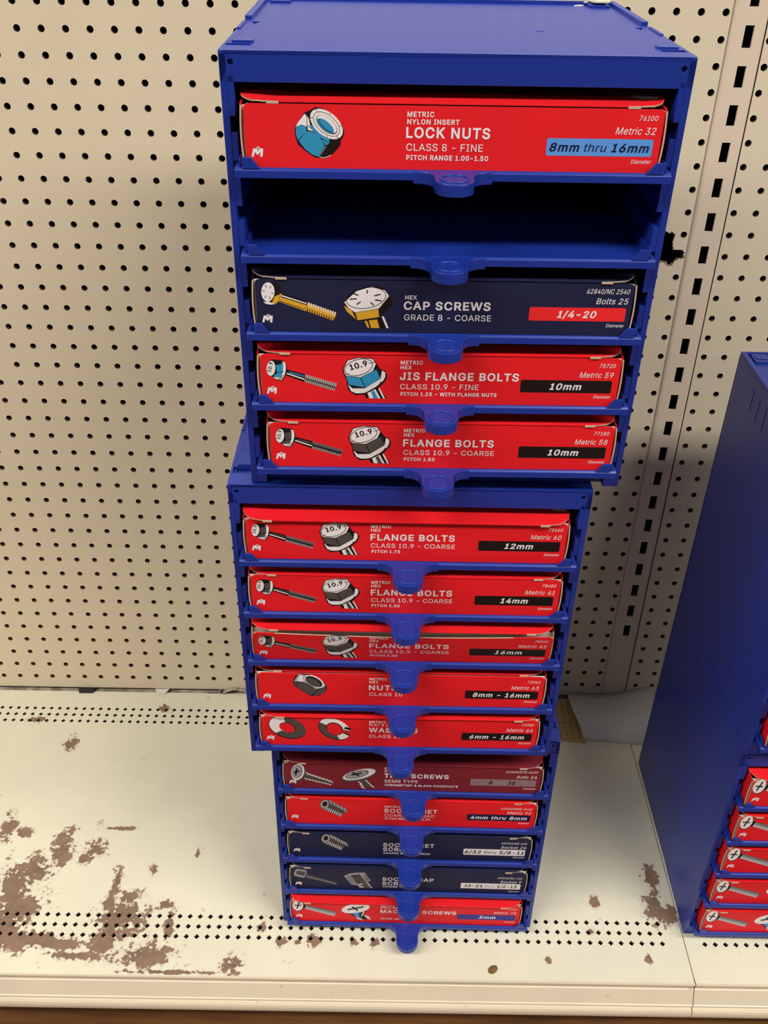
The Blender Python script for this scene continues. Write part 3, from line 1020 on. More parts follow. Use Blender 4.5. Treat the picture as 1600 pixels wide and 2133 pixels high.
def art_flange_small(pr, dst, c):
    a = Art(pr, (320, 245, 820, 450), dst)
    a.poly([(318, 320), (330, 268), (358, 246), (402, 248), (440, 252), (466, 285), (466, 325), (446, 368), (428, 390), (390, 386), (358, 364), (326, 350)], P_BLACK, 0)
    a.ell((428, 322), 27, 64, 16, P_WHITE, 1)
    a.poly([(360, 364), (392, 380), (425, 384), (446, 350), (430, 350), (396, 366)], P_WHITE, 1)
    a.poly([(372, 262), (400, 256), (440, 268), (436, 330), (420, 358), (390, 364), (360, 356), (380, 320)], P_BLACK, 2)
    a.poly([(388, 284), (440, 272), (436, 325), (394, 334)], c, 3)
    a.poly([(392, 338), (433, 330), (424, 358), (362, 366), (374, 350)], c, 3)
    a.ell((352, 305), 31, 51, 10, P_WHITE, 3)
    a.text('10.9', (346, 296), 22, 76, P_BLACK, 4)
    a.poly([(468, 312), (592, 342), (582, 394), (456, 350)], P_BLACK, 1)
    a.poly([(464, 334), (588, 372), (586, 380), (462, 342)], P_WHITE, 2)
    a.poly([(480, 325), (588, 352), (586, 360), (478, 333)], c, 2)
    a.thread((592, 346), (820, 406), (582, 392), (800, 452), 18, P_BLACK if c is not P_BLUE else P_DARK, P_WHITE if c is P_BLUE else P_GREY, P_WHITE, 1, 5)


def art_flange_big(pr, dst, c):
    a = Art(pr, (868, 217, 1198, 510), dst)
    a.poly([(868, 300), (900, 238), (985, 217), (1088, 222), (1136, 285), (1142, 296), (1182, 312), (1198, 345), (1186, 380), (1152, 418), (1130, 432), (1198, 510), (1042, 510), (1028, 482), (960, 490), (912, 458), (896, 412), (900, 395), (868, 320)], P_BLACK, 0)
    a.poly([(904, 412), (940, 440), (1032, 438), (1148, 368), (1158, 308), (1182, 322), (1184, 350), (1170, 380), (1112, 428), (1030, 472), (975, 480), (928, 460)], P_WHITE, 1)
    a.poly([(892, 355), (998, 362), (1034, 432), (912, 412)], c, 2)
    a.poly([(1002, 362), (1116, 302), (1148, 366), (1038, 432)], c, 2)
    a.line((1000, 362), (1036, 432), 6, P_BLACK, 3)
    a.poly([(876, 300), (905, 242), (985, 222), (1086, 228), (1112, 262), (1090, 312), (1000, 358), (892, 350), (880, 330)], P_WHITE, 2)
    a.ring((985, 288), 108, 58, -16, 5, P_BLACK, 3)
    a.line((1060, 258), (1110, 250), 4, P_BLACK, 3)
    a.line((880, 345), (915, 335), 4, P_BLACK, 3)
    a.text('10.9', (984, 272), 38, 17, P_BLACK, 4)
    a.arc((1030, 400), 130, 72, -18, 5, 20, 130, P_BLACK, 3)
    a.poly([(1050, 470), (1110, 442), (1150, 510), (1066, 510)], P_WHITE, 2)
    a.poly([(1078, 462), (1100, 452), (1132, 510), (1098, 510)], c, 3)
    a.poly([(1132, 440), (1142, 434), (1184, 510), (1170, 510)], P_WHITE, 2)


def art_cap_small(pr, dst, c):
    a = Art(pr, (285, 685, 760, 935), dst)
    a.poly([(287, 760), (300, 705), (340, 687), (385, 690), (412, 712), (410, 760), (385, 815), (350, 832), (305, 825)], P_BLACK, 0)
    a.poly([(352, 820), (372, 778), (408, 762), (400, 800), (378, 826)], P_GOLD, 1)
    a.poly([(296, 815), (330, 812), (372, 828), (345, 832), (310, 826)], P_WHITE, 1)
    a.ell((330, 750), 42, 62, 8, P_WHITE, 1)
    for ang in range(6):
        t = math.radians(ang * 60 + 10)
        a.line((330 + 20 * math.cos(t), 750 + 30 * math.sin(t)), (330 + 36 * math.cos(t), 750 + 50 * math.sin(t)), 4, P_BLACK, 2)
    a.poly([(405, 758), (576, 806), (562, 870), (393, 810)], P_GOLD, 1)
    a.poly([(420, 757), (574, 804), (570, 830), (410, 782)], P_BLACK, 2)
    a.poly([(416, 768), (572, 817), (571, 824), (413, 776)], P_WHITE, 3)
    a.line((400, 806), (562, 860), 4, P_BLACK, 2)
    a.thread((580, 816), (762, 880), (562, 868), (746, 934), 12, P_GOLD, P_WHITE, P_BLACK, 1, 7)


def art_cap_big(pr, dst, c):
    a = Art(pr, (815, 700, 1140, 985), dst)
    a.poly([(813, 818), (835, 790), (880, 745), (930, 722), (1000, 700), (1060, 712), (1112, 752), (1140, 820), (1060, 900), (1112, 982), (1000, 985), (955, 938), (900, 937), (832, 872)], P_BLACK, 0)
    a.poly([(816, 836), (868, 868), (898, 928), (835, 874)], P_GOLD, 1)
    a.poly([(892, 882), (1042, 856), (1050, 908), (906, 932)], P_GOLD, 1)
    a.poly([(820, 815), (845, 850), (890, 880), (1046, 852), (1112, 770), (1085, 735), (1000, 712), (900, 742)], P_WHITE, 1)
    a.ring((962, 785), 132, 68, -10, 4, P_BLACK, 2)
    for t_ in (20, 62, 125, 170, 215, 275, 330):
        t = math.radians(t_)
        a.line((962 + 62 * math.cos(t), 785 + 30 * math.sin(t)), (962 + 108 * math.cos(t), 785 + 52 * math.sin(t)), 7, P_BLACK, 3)
    a.poly([(952, 936), (968, 934), (986, 980), (972, 980)], P_GOLD, 1)
    a.poly([(980, 932), (1036, 924), (1052, 982), (996, 982)], P_GOLD, 1)
    a.poly([(1064, 902), (1080, 905), (1112, 980), (1098, 982)], P_WHITE, 1)


def art_locknut(pr, dst, c):
    a = Art(pr, (930, 570, 1560, 1240), dst)
    a.poly([(930, 850), (990, 740), (1060, 645), (1120, 620), (1200, 572), (1300, 592), (1430, 680), (1530, 800), (1560, 890), (1540, 960), (1512, 1000), (1510, 1055), (1400, 1190), (1290, 1240), (1175, 1232), (1060, 1150), (960, 1060), (930, 940)], P_BLACK, 0)
    a.poly([(1062, 660), (1084, 690), (1086, 830), (1020, 800), (945, 830), (975, 770)], P_WHITE, 1)
    a.poly([(942, 845), (980, 812), (1030, 806), (1080, 840), (1074, 890), (965, 1005), (942, 930)], P_BLUE, 1)
    a.poly([(1080, 885), (1160, 892), (1240, 950), (1308, 1085), (1218, 1222), (1140, 1190), (1060, 1130), (975, 1015)], P_BLUE, 1)
    a.poly([(1092, 690), (1112, 720), (1130, 830), (1092, 800)], P_WHITE, 1)
    a.poly([(1096, 810), (1165, 885), (1095, 870)], P_WHITE, 1)
    a.poly([(1135, 800), (1200, 840), (1262, 890), (1372, 965), (1362, 1030), (1280, 985), (1200, 920), (1130, 840)], P_BLUE, 1)
    a.poly([(1250, 985), (1368, 1036), (1320, 1072)], P_BLUE, 1)
    a.ell((1335, 790), 242, 150, 42, P_WHITE, 2)
    a.ring((1335, 790), 200, 118, 42, 6, P_BLACK, 3)
    for t_ in (15, 60, 150, 200, 255, 310):
        t = math.radians(t_)
        c4, s4 = math.cos(math.radians(42)), math.sin(math.radians(42))
        q = [(r_ * math.cos(t), r_ * 0.61 * math.sin(t)) for r_ in (202, 242)]
        q = [(1335 + x * c4 - y * s4, 790 + x * s4 + y * c4) for x, y in q]
        a.line(q[0], q[1], 6, P_BLACK, 3)
    a.ell((1338, 795), 160, 82, 42, P_BLACK, 4)
    a.ell((1340, 790), 152, 74, 42, P_WHITE, 5)
    a.ell((1322, 812), 132, 58, 42, P_BLUE, 6)
    a.arc((1330, 806), 128, 56, 42, 6, 30, 170, P_BLACK, 7)
    a.arc((1345, 800), 128, 56, 42, 6, 30, 170, P_BLACK, 7)
    a.poly([(1330, 1085), (1400, 1050), (1500, 1052), (1490, 1090), (1390, 1195), (1250, 1215)], P_BLACK, 2)
    a.line((1226, 1222), (1325, 1085), 7, P_GREY, 3)
    a.line((1240, 1226), (1300, 1234), 8, P_WHITE, 3)
    a.line((1300, 1234), (1390, 1196), 8, P_WHITE, 3)


def art_hexnut(pr, dst, c):
    a = Art(pr, (537, 535, 825, 730), dst)
    a.poly([(537, 605), (560, 560), (600, 536), (680, 540), (760, 572), (815, 620), (826, 655), (815, 690), (760, 722), (690, 730), (620, 690), (545, 640)], P_BLACK, 0)
    a.poly([(543, 605), (590, 540), (628, 545), (700, 548), (770, 585), (815, 628), (806, 650), (730, 672), (700, 640), (625, 608), (575, 602)], P_GREY, 1)
    a.poly([(570, 600), (600, 545), (625, 548), (630, 606)], P_WHITE, 2)
    a.poly([(545, 612), (570, 606), (630, 615), (700, 650), (735, 680), (692, 724), (625, 688), (550, 640)], P_DARK, 1)
    a.poly([(742, 680), (818, 650), (812, 688), (760, 718), (705, 724)], P_DARK, 1)
    a.line((560, 645), (585, 612), 4, P_BLACK, 2)
    a.ell((718, 600), 88, 46, 24, P_WHITE, 2)
    a.ell((716, 602), 76, 38, 24, P_BLACK, 3)
    a.ell((708, 608), 66, 30, 24, P_DARK, 4)
    a.arc((720, 598), 70, 34, 24, 4, 250, 350, P_GREY, 4)


def washer_ring(a, c, ro, ri, rot, a0, a1, mat_, layer, n=30):
    o = ell(c[0], c[1], ro[0], ro[1], rot, n, a0, a1)
    i = ell(c[0], c[1], ri[0], ri[1], rot, n, a0, a1)
    for k in range(n):
        j = (k + 1) % len(o)
        a.poly([o[k], o[j], i[j], i[k]], mat_, layer)


def art_washer(pr, dst, c):
    a = Art(pr, (330, 898, 643, 1090), dst)
    washer_ring(a, (484, 996), (158, 92), (66, 40), 14, 0, 360, P_BLACK, 0)
    washer_ring(a, (487, 992), (154, 88), (70, 42), 14, -112, 112, P_DARK, 1)
    washer_ring(a, (487, 992), (154, 88), (70, 42), 14, 112, 248, P_WHITE, 1)
    washer_ring(a, (487, 992), (154, 88), (72, 44), 14, 108, 124, P_DARK, 2)


def art_lockwasher(pr, dst, c):
    a = Art(pr, (748, 920, 1030, 1103), dst)
    washer_ring(a, (888, 1013), (142, 88), (66, 50), 18, 0, 345, P_BLACK, 0)
    washer_ring(a, (890, 1010), (138, 84), (74, 54), 18, 60, 190, P_DARK, 1)
    washer_ring(a, (890, 1010), (138, 84), (74, 54), 18, 190, 342, P_WHITE, 1)
    washer_ring(a, (890, 1010), (138, 84), (74, 54), 18, 12, 62, P_WHITE, 1)
    a.poly([(965, 1005), (1022, 1020), (1030, 1002), (985, 990)], P_BLACK, 2)


def art_trim_small(pr, dst, c):
    a = Art(pr, (283, 163, 718, 355), dst)
    a.ell((364, 255), 70, 98, 22, P_DARK, 0)
    a.ell((358, 245), 64, 88, 22, P_WHITE, 1)
    a.ell((352, 243), 52, 70, 22, P_BLACK, 2)
    a.ell((350, 243), 47, 64, 22, P_GREY, 3)
    a.line((318, 250), (380, 232), 16, P_BLACK, 4)
    a.line((352, 205), (335, 282), 16, P_BLACK, 4)
    a.poly([(440, 245), (560, 290), (700, 340), (720, 352), (690, 357), (560, 350), (410, 310)], P_DARK, 1)
    for k in range(8):
        x, y = 455 + k * 34, 258 + k * 11
        a.line((x - 16, y - 12), (x + 18, y + 16), 9, P_WHITE, 2)
        a.line((x - 30, y + 50 - k * 3), (x - 2, y + 66 - k * 4), 9, P_WHITE, 2)


def art_trim_big(pr, dst, c):
    a = Art(pr, (805, 205, 1158, 388), dst)
    a.ell((982, 272), 180, 58, -14, P_DARK, 0)
    a.ell((985, 262), 172, 48, -14, P_WHITE, 1)
    a.ell((962, 262), 122, 36, -14, P_BLACK, 2)
    a.ell((960, 262), 112, 31, -14, P_GREY, 3)
    a.line((905, 268), (1015, 244), 14, P_BLACK, 4)
    a.line((915, 240), (985, 276), 14, P_BLACK, 4)
    a.poly([(975, 325), (1050, 305), (1090, 340), (1140, 388), (1000, 388)], P_DARK, 1)
    for k in range(3):
        a.line((975 + 14 * k, 335 + 26 * k), (1015 + 14 * k, 360 + 22 * k), 10, P_WHITE, 2)
        a.line((1050 + 24 * k, 318 + 24 * k), (1090 + 24 * k, 352 + 20 * k), 10, P_WHITE, 2)


def art_setscrew(pr, dst, c):
    a = Art(pr, (583, 555, 873, 727), dst)
    a.poly([(690, 558), (873, 650), (790, 727), (600, 645)], P_DARK, 0)
    for k in range(10):
        f = k / 9.0
        x, y = 700 + 160 * f, 570 + 85 * f
        a.line((x - 6, y - 12), (x + 8, y + 28), 7, P_WHITE if k % 2 == 0 else P_GREY, 1)
        a.line((x + 7, y - 6), (x + 14, y + 24), 5, P_BLACK, 1)
        x, y = 615 + 172 * f, 640 + 76 * f
        a.line((x + 18, y - 22), (x + 2, y + 8), 8, P_WHITE, 1)
    a.ell((640, 600), 42, 54, 42, P_BLACK, 2)
    a.ell((640, 600), 39, 50, 42, P_GREY, 3)
    a.ell((642, 598), 22, 28, 42, P_BLACK, 4)


def art_socket_small(pr, dst, c):
    a = Art(pr, (277, 150, 725, 305), dst)
    a.poly([(280, 200), (300, 158), (330, 150), (408, 168), (410, 190), (385, 242), (340, 238), (280, 222)], P_GREY, 0)
    a.poly([(300, 200), (316, 168), (400, 182), (384, 222), (330, 215)], P_DARK, 1)
    a.poly([(412, 205), (725, 292), (700, 306), (398, 240)], P_DARK, 0)
    for k in range(20):
        x, y = 405 + 15.3 * k, 228 + 3.6 * k
        a.line((x, y - 8), (x + 5, y + 10), 6, P_GREY, 1)


def art_socket_big(pr, dst, c):
    a = Art(pr, (790, 178, 1085, 345), dst)
    a.poly([(790, 222), (850, 195), (905, 186), (1000, 180), (1064, 262), (1030, 282), (1050, 300), (1085, 345), (970, 345), (925, 318), (865, 310)], P_GREY, 0)
    a.poly([(835, 210), (940, 190), (990, 192), (1010, 230), (900, 240)], P_GREY, 1)
    a.poly([(860, 212), (950, 198), (1020, 285), (925, 305)], P_DARK, 1)
    for k in range(5):
        a.line((808 + 12 * k, 226 - 3 * k), (872 + 12 * k, 300 - 3 * k), 4, P_DARK, 1)
        a.line((985 + 10 * k, 196 + 2 * k), (1020 + 8 * k, 270 - 2 * k), 4, P_DARK, 1)
    a.poly([(915, 312), (1015, 290), (1060, 345), (985, 345)], P_DARK, 1)
    a.line((930, 318), (975, 305), 10, P_WHITE, 2)
    a.line((945, 334), (990, 330), 10, P_WHITE, 2)


def art_phil_small(pr, dst, c):
    a = Art(pr, (290, 520, 735, 672), dst)
    a.ell((344, 572), 56, 62, 30, P_DARK, 0)
    a.ell((340, 568), 52, 58, 30, P_WHITE, 1)
    a.line((305, 568), (372, 570), 12, P_DARK, 2)
    a.line((356, 530), (328, 604), 13, P_BLACK, 3)
    a.poly([(385, 545), (430, 568), (420, 600), (370, 600)], P_BLACK, 0)
    a.thread((425, 565), (735, 630), (405, 602), (700, 672), 17, P_GREY, P_BLACK, P_WHITE, 1, 7)


def art_phil_big(pr, dst, c):
    a = Art(pr, (775, 540, 1090, 705), dst)
    a.poly([(830, 640), (1040, 610), (1010, 650), (1090, 700), (945, 705), (905, 670)], P_BLACK, 0)
    a.poly([(880, 640), (950, 632), (965, 672), (925, 672)], P_SKY, 1)
    a.line((1010, 620), (985, 668), 12, P_WHITE, 1)
    a.ell((922, 592), 146, 48, -9, P_WHITE, 1)
    a.line((840, 606), (1005, 572), 16, P_DARK, 2)
    a.line((888, 575), (945, 612), 16, P_BLACK, 3)
    for k in range(3):
        a.line((925 + 5 * k, 676 + 10 * k), (985 + 5 * k, 694 + 6 * k), 9, P_SKY if k % 2 else P_WHITE, 2)
        a.line((1010 + 15 * k, 660 + 14 * k), (1060 + 10 * k, 676 + 12 * k), 9, P_WHITE, 2)


ART = dict(flange_small=art_flange_small, flange_big=art_flange_big, cap_small=art_cap_small, cap_big=art_cap_big,
           locknut=art_locknut, hexnut=art_hexnut, washer=art_washer, lockwasher=art_lockwasher,
           trim_small=art_trim_small, trim_big=art_trim_big, setscrew=art_setscrew, socket_small=art_socket_small,
           socket_big=art_socket_big, phil_small=art_phil_small, phil_big=art_phil_big)
PICDST = dict(flange_small=(19.5, 10.0, 72.8, 35.5), flange_big=(77.5, 3.6, 111.5, 38.2), cap_small=(18.9, 8.2, 73.0, 37.6),
              cap_big=(78.7, 2.8, 114.9, 36.5), locknut=(48.0, 6.2, 80.5, 38.2), hexnut=(48.2, 10.0, 80.7, 40.0),
              washer=(21.5, 8.4, 58.9, 40.0), lockwasher=(70.5, 8.0, 103.4, 38.5), trim_small=(20.5, 8.4, 66.9, 37.6),
              trim_big=(75.4, 3.8, 112.5, 32.6), setscrew=(50.0, 11.0, 82.0, 39.5), socket_small=(17.5, 9.0, 69.5, 37.6),
              socket_big=(76.4, 3.4, 110.6, 34.0), phil_small=(16.0, 10.4, 69.0, 40.2), phil_big=(74.0, 4.6, 110.8, 37.6))
NICE = dict(flange_small='bolt_picture', flange_big='bolt_head_picture', cap_small='bolt_picture', cap_big='bolt_head_picture',
            locknut='nut_picture', hexnut='nut_picture', washer='washer_picture', lockwasher='washer_picture',
            trim_small='screw_picture', trim_big='screw_head_picture', setscrew='screw_picture', socket_small='screw_picture',
            socket_big='screw_head_picture', phil_small='screw_picture', phil_big='screw_head_picture')

# standard rows of the printed face: z of the baseline above the lip, cap height (mm)
XL, XR, DZ = 121.5, 284.8, 0.9


def carton(card, tf=None, lid_lift=0.0, lid_dy=0.0, open_top=False):
    """returns MBs (carton, lid_flap) in mm-local coordinates scaled to metres"""
    b = MB()
    s = 0.001
    h = 42.0

    def T(p):
        return tf(p) if tf else p
    # front panel with rounded upper corners, slightly thick
    xs = [(15.0, 0.3), (289.0, 0.3), (289.0, h - 2.0), (287.6, h - 0.5), (286, h), (18, h), (16.4, h - 0.5), (15.0, h - 2.0)]
    pts = []
    if open_top:
        top = [(286 - (286 - 18) * k / 16, h - 4.0 * math.sin(math.pi * k / 16)) for k in range(17)]
        xs = xs[:4] + top + xs[6:]
    n = len(xs)
    i0 = len(b.v)
    for y in (FACE, FACE + 1.2):
        for x, z in xs:
            p = T((x, y, z))
            b.v.append((p[0] * s, p[1] * s, p[2] * s))
    b.face([i0 + k for k in range(n)], 0)
    b.face([i0 + n + k for k in range(n)][::-1], 2)
    for k in range(n):
        j = (k + 1) % n
        flat_top = xs[k][1] > h - 1.0 and xs[j][1] > h - 5.0 and abs(xs[k][0] - xs[j][0]) > 3
        b.face([i0 + k, i0 + n + k, i0 + n + j, i0 + j], 0 if flat_top else 1)
    # body of the carton behind the panel
    bx0, bx1 = 12.4, 290.6
    by0 = FACE + 3.2
    # side walls, floor, back
    for (x0, x1) in ((bx0, bx0 + 0.9), (bx1 - 0.9, bx1)):
        b.box(x0 * s, x1 * s, by0 * s, 0.245, 0.0003, h * s, 0)
    b.box(bx0 * s, bx1 * s, by0 * s, 0.245, 0.0, 0.0010, 2)
    b.box(bx0 * s, bx1 * s, 0.244, 0.245, 0.0, h * s, 0)
    b.box((bx0 + 1) * s, (bx1 - 1) * s, (by0 + 0.2) * s, (by0 + 1.0) * s, 0.001, (h - (5 if open_top else 1.5)) * s, 2)
    # the raw curved edge of each side flap showing beside the panel
    for m_ in (0, 1):
        f = (lambda x: 303.4 - x) if m_ else (lambda x: x)
        pr = []
        for k in range(13):
            z = 1.0 + (h - 2.0) * k / 12
            bow = 1.1 * math.sin(math.pi * k / 12) if k < 12 else 0.0
            pr.append((f(13.2 - bow - 0.4 * (k / 12)), z))
        pin = [(x + (-1.1 if m_ else 1.1), z) for x, z in pr]
        for k in range(12):
            q = [pr[k], pr[k + 1], pin[k + 1], pin[k]]
            i1 = len(b.v)
            for y in (FACE + 0.6, FACE + 4.5):
                for x, z in q:
                    b.v.append((x * s, y * s, z * s))
            b.face([i1, i1 + 1, i1 + 2, i1 + 3], 1)
            b.face([i1, i1 + 4, i1 + 5, i1 + 1], 0)
            b.face([i1 + 3, i1 + 2, i1 + 6, i1 + 7], 0)
    # lid with rounded front corners
    l = MB()
    fr = FACE - 0.4 - lid_dy
    half = []
    for k in range(11):
        a = math.radians(90 * k / 10)
        half.append((11.4 + 23.0 * (1 - math.cos(a)), fr + 17.5 * (1 - math.sin(a)) ** 1.25))
    left = half
    right = [(303.0 - 0.6 - x, y) for x, y in half[::-1]]
    plan = [(11.4, 246.0)] + left + right + [(303.0 - 12.0, 246.0)]
    n = len(plan)
    i0 = len(l.v)

    def zof(x, y):
        e = max(0.0, y - fr)
        return h + 0.3 + lid_lift * (1 - math.exp(-e / 14.0)) + 0.02 * min(e, 40) + (0.6 if e < 2 else 0)

    for dz in (0.0, 0.9):
        for x, y in plan:
            l.v.append((x * s, y * s, (zof(x, y) + dz) * s))
    l.face([i0 + n + k for k in range(n)], 0)
    l.face([i0 + k for k in range(n)][::-1], 2)
    for k in range(n):
        j = (k + 1) % n
        c0 = plan[k][1] < fr + 17 and not (abs(plan[k][1] - plan[j][1]) < 1e-6 and abs(plan[k][0] - plan[j][0]) > 40)
        l.face([i0 + k, i0 + j, i0 + n + j, i0 + n + k], 1 if c0 else 0)
    # torn raw notch at the end of each corner cut
    for m_ in (0, 1):
        f = (lambda x: 302.4 - x) if m_ else (lambda x: x)
        xa, xb = sorted((f(30.0), f(38.0)))
        l.box(xa * s, xb * s, (fr - 0.8) * s, (fr + 1.0) * s, (h + 0.2) * s, (h + 1.7) * s, 1)
    return b, l


CARD_MATS = {'red': RED, 'navy': NAVY, 'maroon': MAROON}


def place(cabkey, slot, dx=0.0, dy=0.0):
    c = CABS[cabkey]
    z = lip_z(slot) * 0.001
    v = Vector((dx * 0.001, (dy - c['pull'][slot]) * 0.001 - c['lean'] * z, z - 0.0024))
    m_ = c['o'].matrix_basis if False else (Matrix.Translation((c['x'], c['y'], c['z'] + SZ)) @ Matrix.Rotation(c['rz'], 4, 'Z') @ Matrix.Rotation(c['ry'], 4, 'Y'))
    return m_ @ v


def fastener_box(cabkey, slot, colour, label, texts=(), band=None, band_mat=None, band_text=None, band_ink=None, pics=(),
                 dx=0.0, dy=0.0, open_top=False, lid_lift=1.0, lid_dy=0.0, logo=True, group=None, style='BI'):
    c = CABS[cabkey]
    root = empty('fastener_box', place(cabkey, slot, dx, dy), c['rz'], c['ry'])
    tag(root, label, 'box', 'fastener boxes in the drawer cabinets')
    card = CARD_MATS[colour]
    tf = None
    if open_top:
        def tf(p):
            h_ = max(0.0, p[2] - 0.3)
            return (p[0], p[1] - math.sin(0.20) * h_, p[2] - h_ * (1 - math.cos(0.20)))
    b, l = carton(card, tf, lid_lift, lid_dy, open_top)
    b.build('carton', [card, CARD, CARDIN], root)
    l.build('lid_flap', [card, CARD, CARDIN], root)
    up = 2.4 + DZ                                   # lip reference to carton floor
    if texts:
        for nm, side in (('printed_title', 0), ('printed_code', 1)):
            pr = Print(tf)
            for t in texts:
                s_, st, x0, x1, z, cap = t
                if (x0 > 205) == bool(side):
                    pr.text(s_, st, x0, x1, z + up, cap, P_WHITE)
            pr.build(nm, root)
    if band:
        pr = Print(tf)
        x0, x1, z0, z1 = band
        z0 += up
        z1 += up
        r = 1.2
        pts = []
        for (ax, az, st) in ((x1 - r, z1 - r, 0), (x0 + r, z1 - r, 90), (x0 + r, z0 + r, 180), (x1 - r, z0 + r, 270)):
            for k in range(5):
                a = math.radians(st + k * 22.5)
                pts.append((ax + r * math.cos(a), az + r * math.sin(a)))
        pr.poly(pts, band_mat, 0)
        s_, x0, x1, z, cap = band_text
        pr.text(s_, style, x0, x1, z + up, cap, band_ink, 1)
        o = pr.build('size_band', root)
    if logo:
        pr = Print(tf)
        lx, lz, lw, lh = 18.6, 5.6 + up, 8.0, 6.6
        mpts = [(0, 0), (.2, 0), (.29, .48), (.46, .20), (.56, .20), (.75, .48), (.72, 0), (.92, 0), (1.0, .8), (.82, .8), (.57, .5), (.36, .8), (.17, .8)]
        pr.poly([(lx + u * lw, lz + v * lh) for u, v in mpts], P_WHITE, 1)
        a = Art(pr, (0, 0, 100, 100), (lx, lz, lx + lw, lz + lh))
        a.ring((59, 22), 17, 20, 0, 6, P_WHITE, 1)
        a.ell((59, 22), 10, 13, 0, P_GREY, 1)
        pr.build('printed_logo', root)
    for kind, colr in pics:
        pr = Print(tf)
        x0, z0, x1, z1 = PICDST[kind]
        ART[kind](pr, (x0, z0 + 2.4, x1, z1 + 2.4), colr)
        pr.build(NICE[kind], root)
    return root


def std(title, tw, cls, cw, pitch, pw, num, met, top=('METRIC', 'HEX'), nw=12.2, mw=26.5):
    L = []
    z = 32.0
    for k, t in enumerate(top):
        L.append((t, 'b', XL, None, z - 4.1 * k, 2.9))
    L.append((title, 'B', XL - 0.4, XL - 0.4 + tw, 19.0, 6.2))
    if cls:
        L.append((cls, 'r', XL, XL + cw, 11.0, 4.5))
    if pitch:
        L.append((pitch, 'b', XL + 0.5, XL + 0.5 + pw, 5.4, 2.9))
    L.append((num, 'i', XR - nw, XR, 31.2, 3.3))
    L.append((met, 'i', XR - mw, XR - 0.4, 22.8, 4.5))
    L.append(('Diameter', 'i', XR - 13.4, XR, 5.2, 2.5))
    return L


BAND = (214.0, 284.2, 9.6, 20.2)
# ---- top cabinet
fastener_box('A', 0, 'red', 'red fastener box printed LOCK NUTS with a blue nut, top slot of the tower',
             [('METRIC', 'b', XL, None, 32.2, 3.0), ('NYLON INSERT', 'b', XL, 155.6, 27.6, 3.0), ('LOCK NUTS', 'B', 121.0, 176.2, 19.2, 6.4),
              ('CLASS 8 - FINE', 'r', 121.3, 172.0, 10.9, 4.6), ('PITCH RANGE 1.00-1.50', 'b', XL, 176.0, 5.1, 3.0),
              ('76100', 'i', 272.6, XR, 31.8, 3.2), ('Metric 32', 'i', 258.3, XR, 23.2, 4.4), ('Diameter', 'i', 271.4, XR, 4.8, 2.5)],
             (214.0, 284.2, 9.2, 20.2), P_SKY, ('8mm|thru|16mm', 216.0, 282.0, 12.0, 5.2), P_NAVY, [('locknut', None)], lid_lift=3.4, lid_dy=-1)
fastener_box('A', 2, 'navy', 'navy fastener box printed CAP SCREWS with gold bolts and a red size strip',
             [('HEX', 'b', XL + 2, None, 25.0, 2.9), ('CAP SCREWS', 'B', 122.6, 186.0, 17.2, 6.0), ('GRADE 8 - COARSE', 'r', 123.0, 187.0, 8.8, 4.6),
              ('62840/NC 2540', 'i', 254.8, 286.0, 31.2, 3.6), ('Bolts 25', 'i', 262.6, 286.0, 23.4, 4.4), ('Diameter', 'i', 272.2, 285.6, 5.5, 2.5)],
             (214.6, 285.3, 9.9, 20.4), P_RED, ('1/4-20', 235.3, 264.0, 12.6, 5.1), P_WHITE, [('cap_small', None), ('cap_big', None)], lid_lift=2.6)
fastener_box('A', 3, 'red', 'red fastener box printed JIS FLANGE BOLTS with blue bolt heads',
             std('JIS FLANGE BOLTS', 91.1, 'CLASS 10.9 - FINE', 60.5, 'PITCH 1.25 - WITH FLANGE NUTS', 74.3, '75720', 'Metric 59'),
             BAND, P_BLACK, ('10mm', 236.4, 261.0, 12.3, 5.2), P_WHITE, [('flange_small', P_BLUE), ('flange_big', P_BLUE)], lid_lift=2.0)
fastener_box('A', 4, 'red', 'red fastener box printed FLANGE BOLTS Metric 58, lowest slot of the top cabinet',
             std('FLANGE BOLTS', 72.6, 'CLASS 10.9 - COARSE', 73.1, 'PITCH 1.50', 24.9, '77180', 'Metric 58'),
             BAND, P_BLACK, ('10mm', 237.6, 262.5, 12.3, 5.2), P_WHITE, [('flange_small', P_DARK), ('flange_big', P_DARK)], dx=4.0, dy=-0.5, lid_lift=2.0)
# ---- middle cabinet
fastener_box('B', 0, 'red', 'red fastener box printed FLANGE BOLTS with a black 12mm strip',
             std('FLANGE BOLTS', 72.2, 'CLASS 10.9 - COARSE', 72.5, 'PITCH 1.75', 24.8, '78460', 'Metric 60'),
             BAND, P_BLACK, ('12mm', 236.4, 261.2, 12.3, 5.3), P_WHITE, [('flange_small', P_DARK), ('flange_big', P_DARK)], dx=-0.8, dy=2.5, lid_lift=3.0, lid_dy=3.5)
fastener_box('B', 1, 'red', 'red fastener box printed FLANGE BOLTS with a black 14mm strip',
             std('FLANGE BOLTS', 72.4, 'CLASS 10.9 - COARSE', 72.7, 'PITCH 2.00', 25.1, '78480', 'Metric 61'),
             BAND, P_BLACK, ('14mm', 237.0, 261.8, 12.3, 5.3), P_WHITE, [('flange_small', P_DARK), ('flange_big', P_DARK)], lid_lift=2.6)
fastener_box('B', 2, 'red', 'gaping red fastener box printed FLANGE BOLTS with a black 16mm strip, front sagging open',
             std('FLANGE BOLTS', 73.4, 'CLASS 10.9 - COARSE', 73.7, 'PITCH 2.00', 25.4, '78500', 'Metric 62'),
             BAND, P_BLACK, ('16mm', 237.5, 262.8, 12.3, 5.3), P_WHITE, [('flange_small', P_DARK), ('flange_big', P_DARK)], dx=-0.8, open_top=True, lid_lift=3.2, lid_dy=6.0)
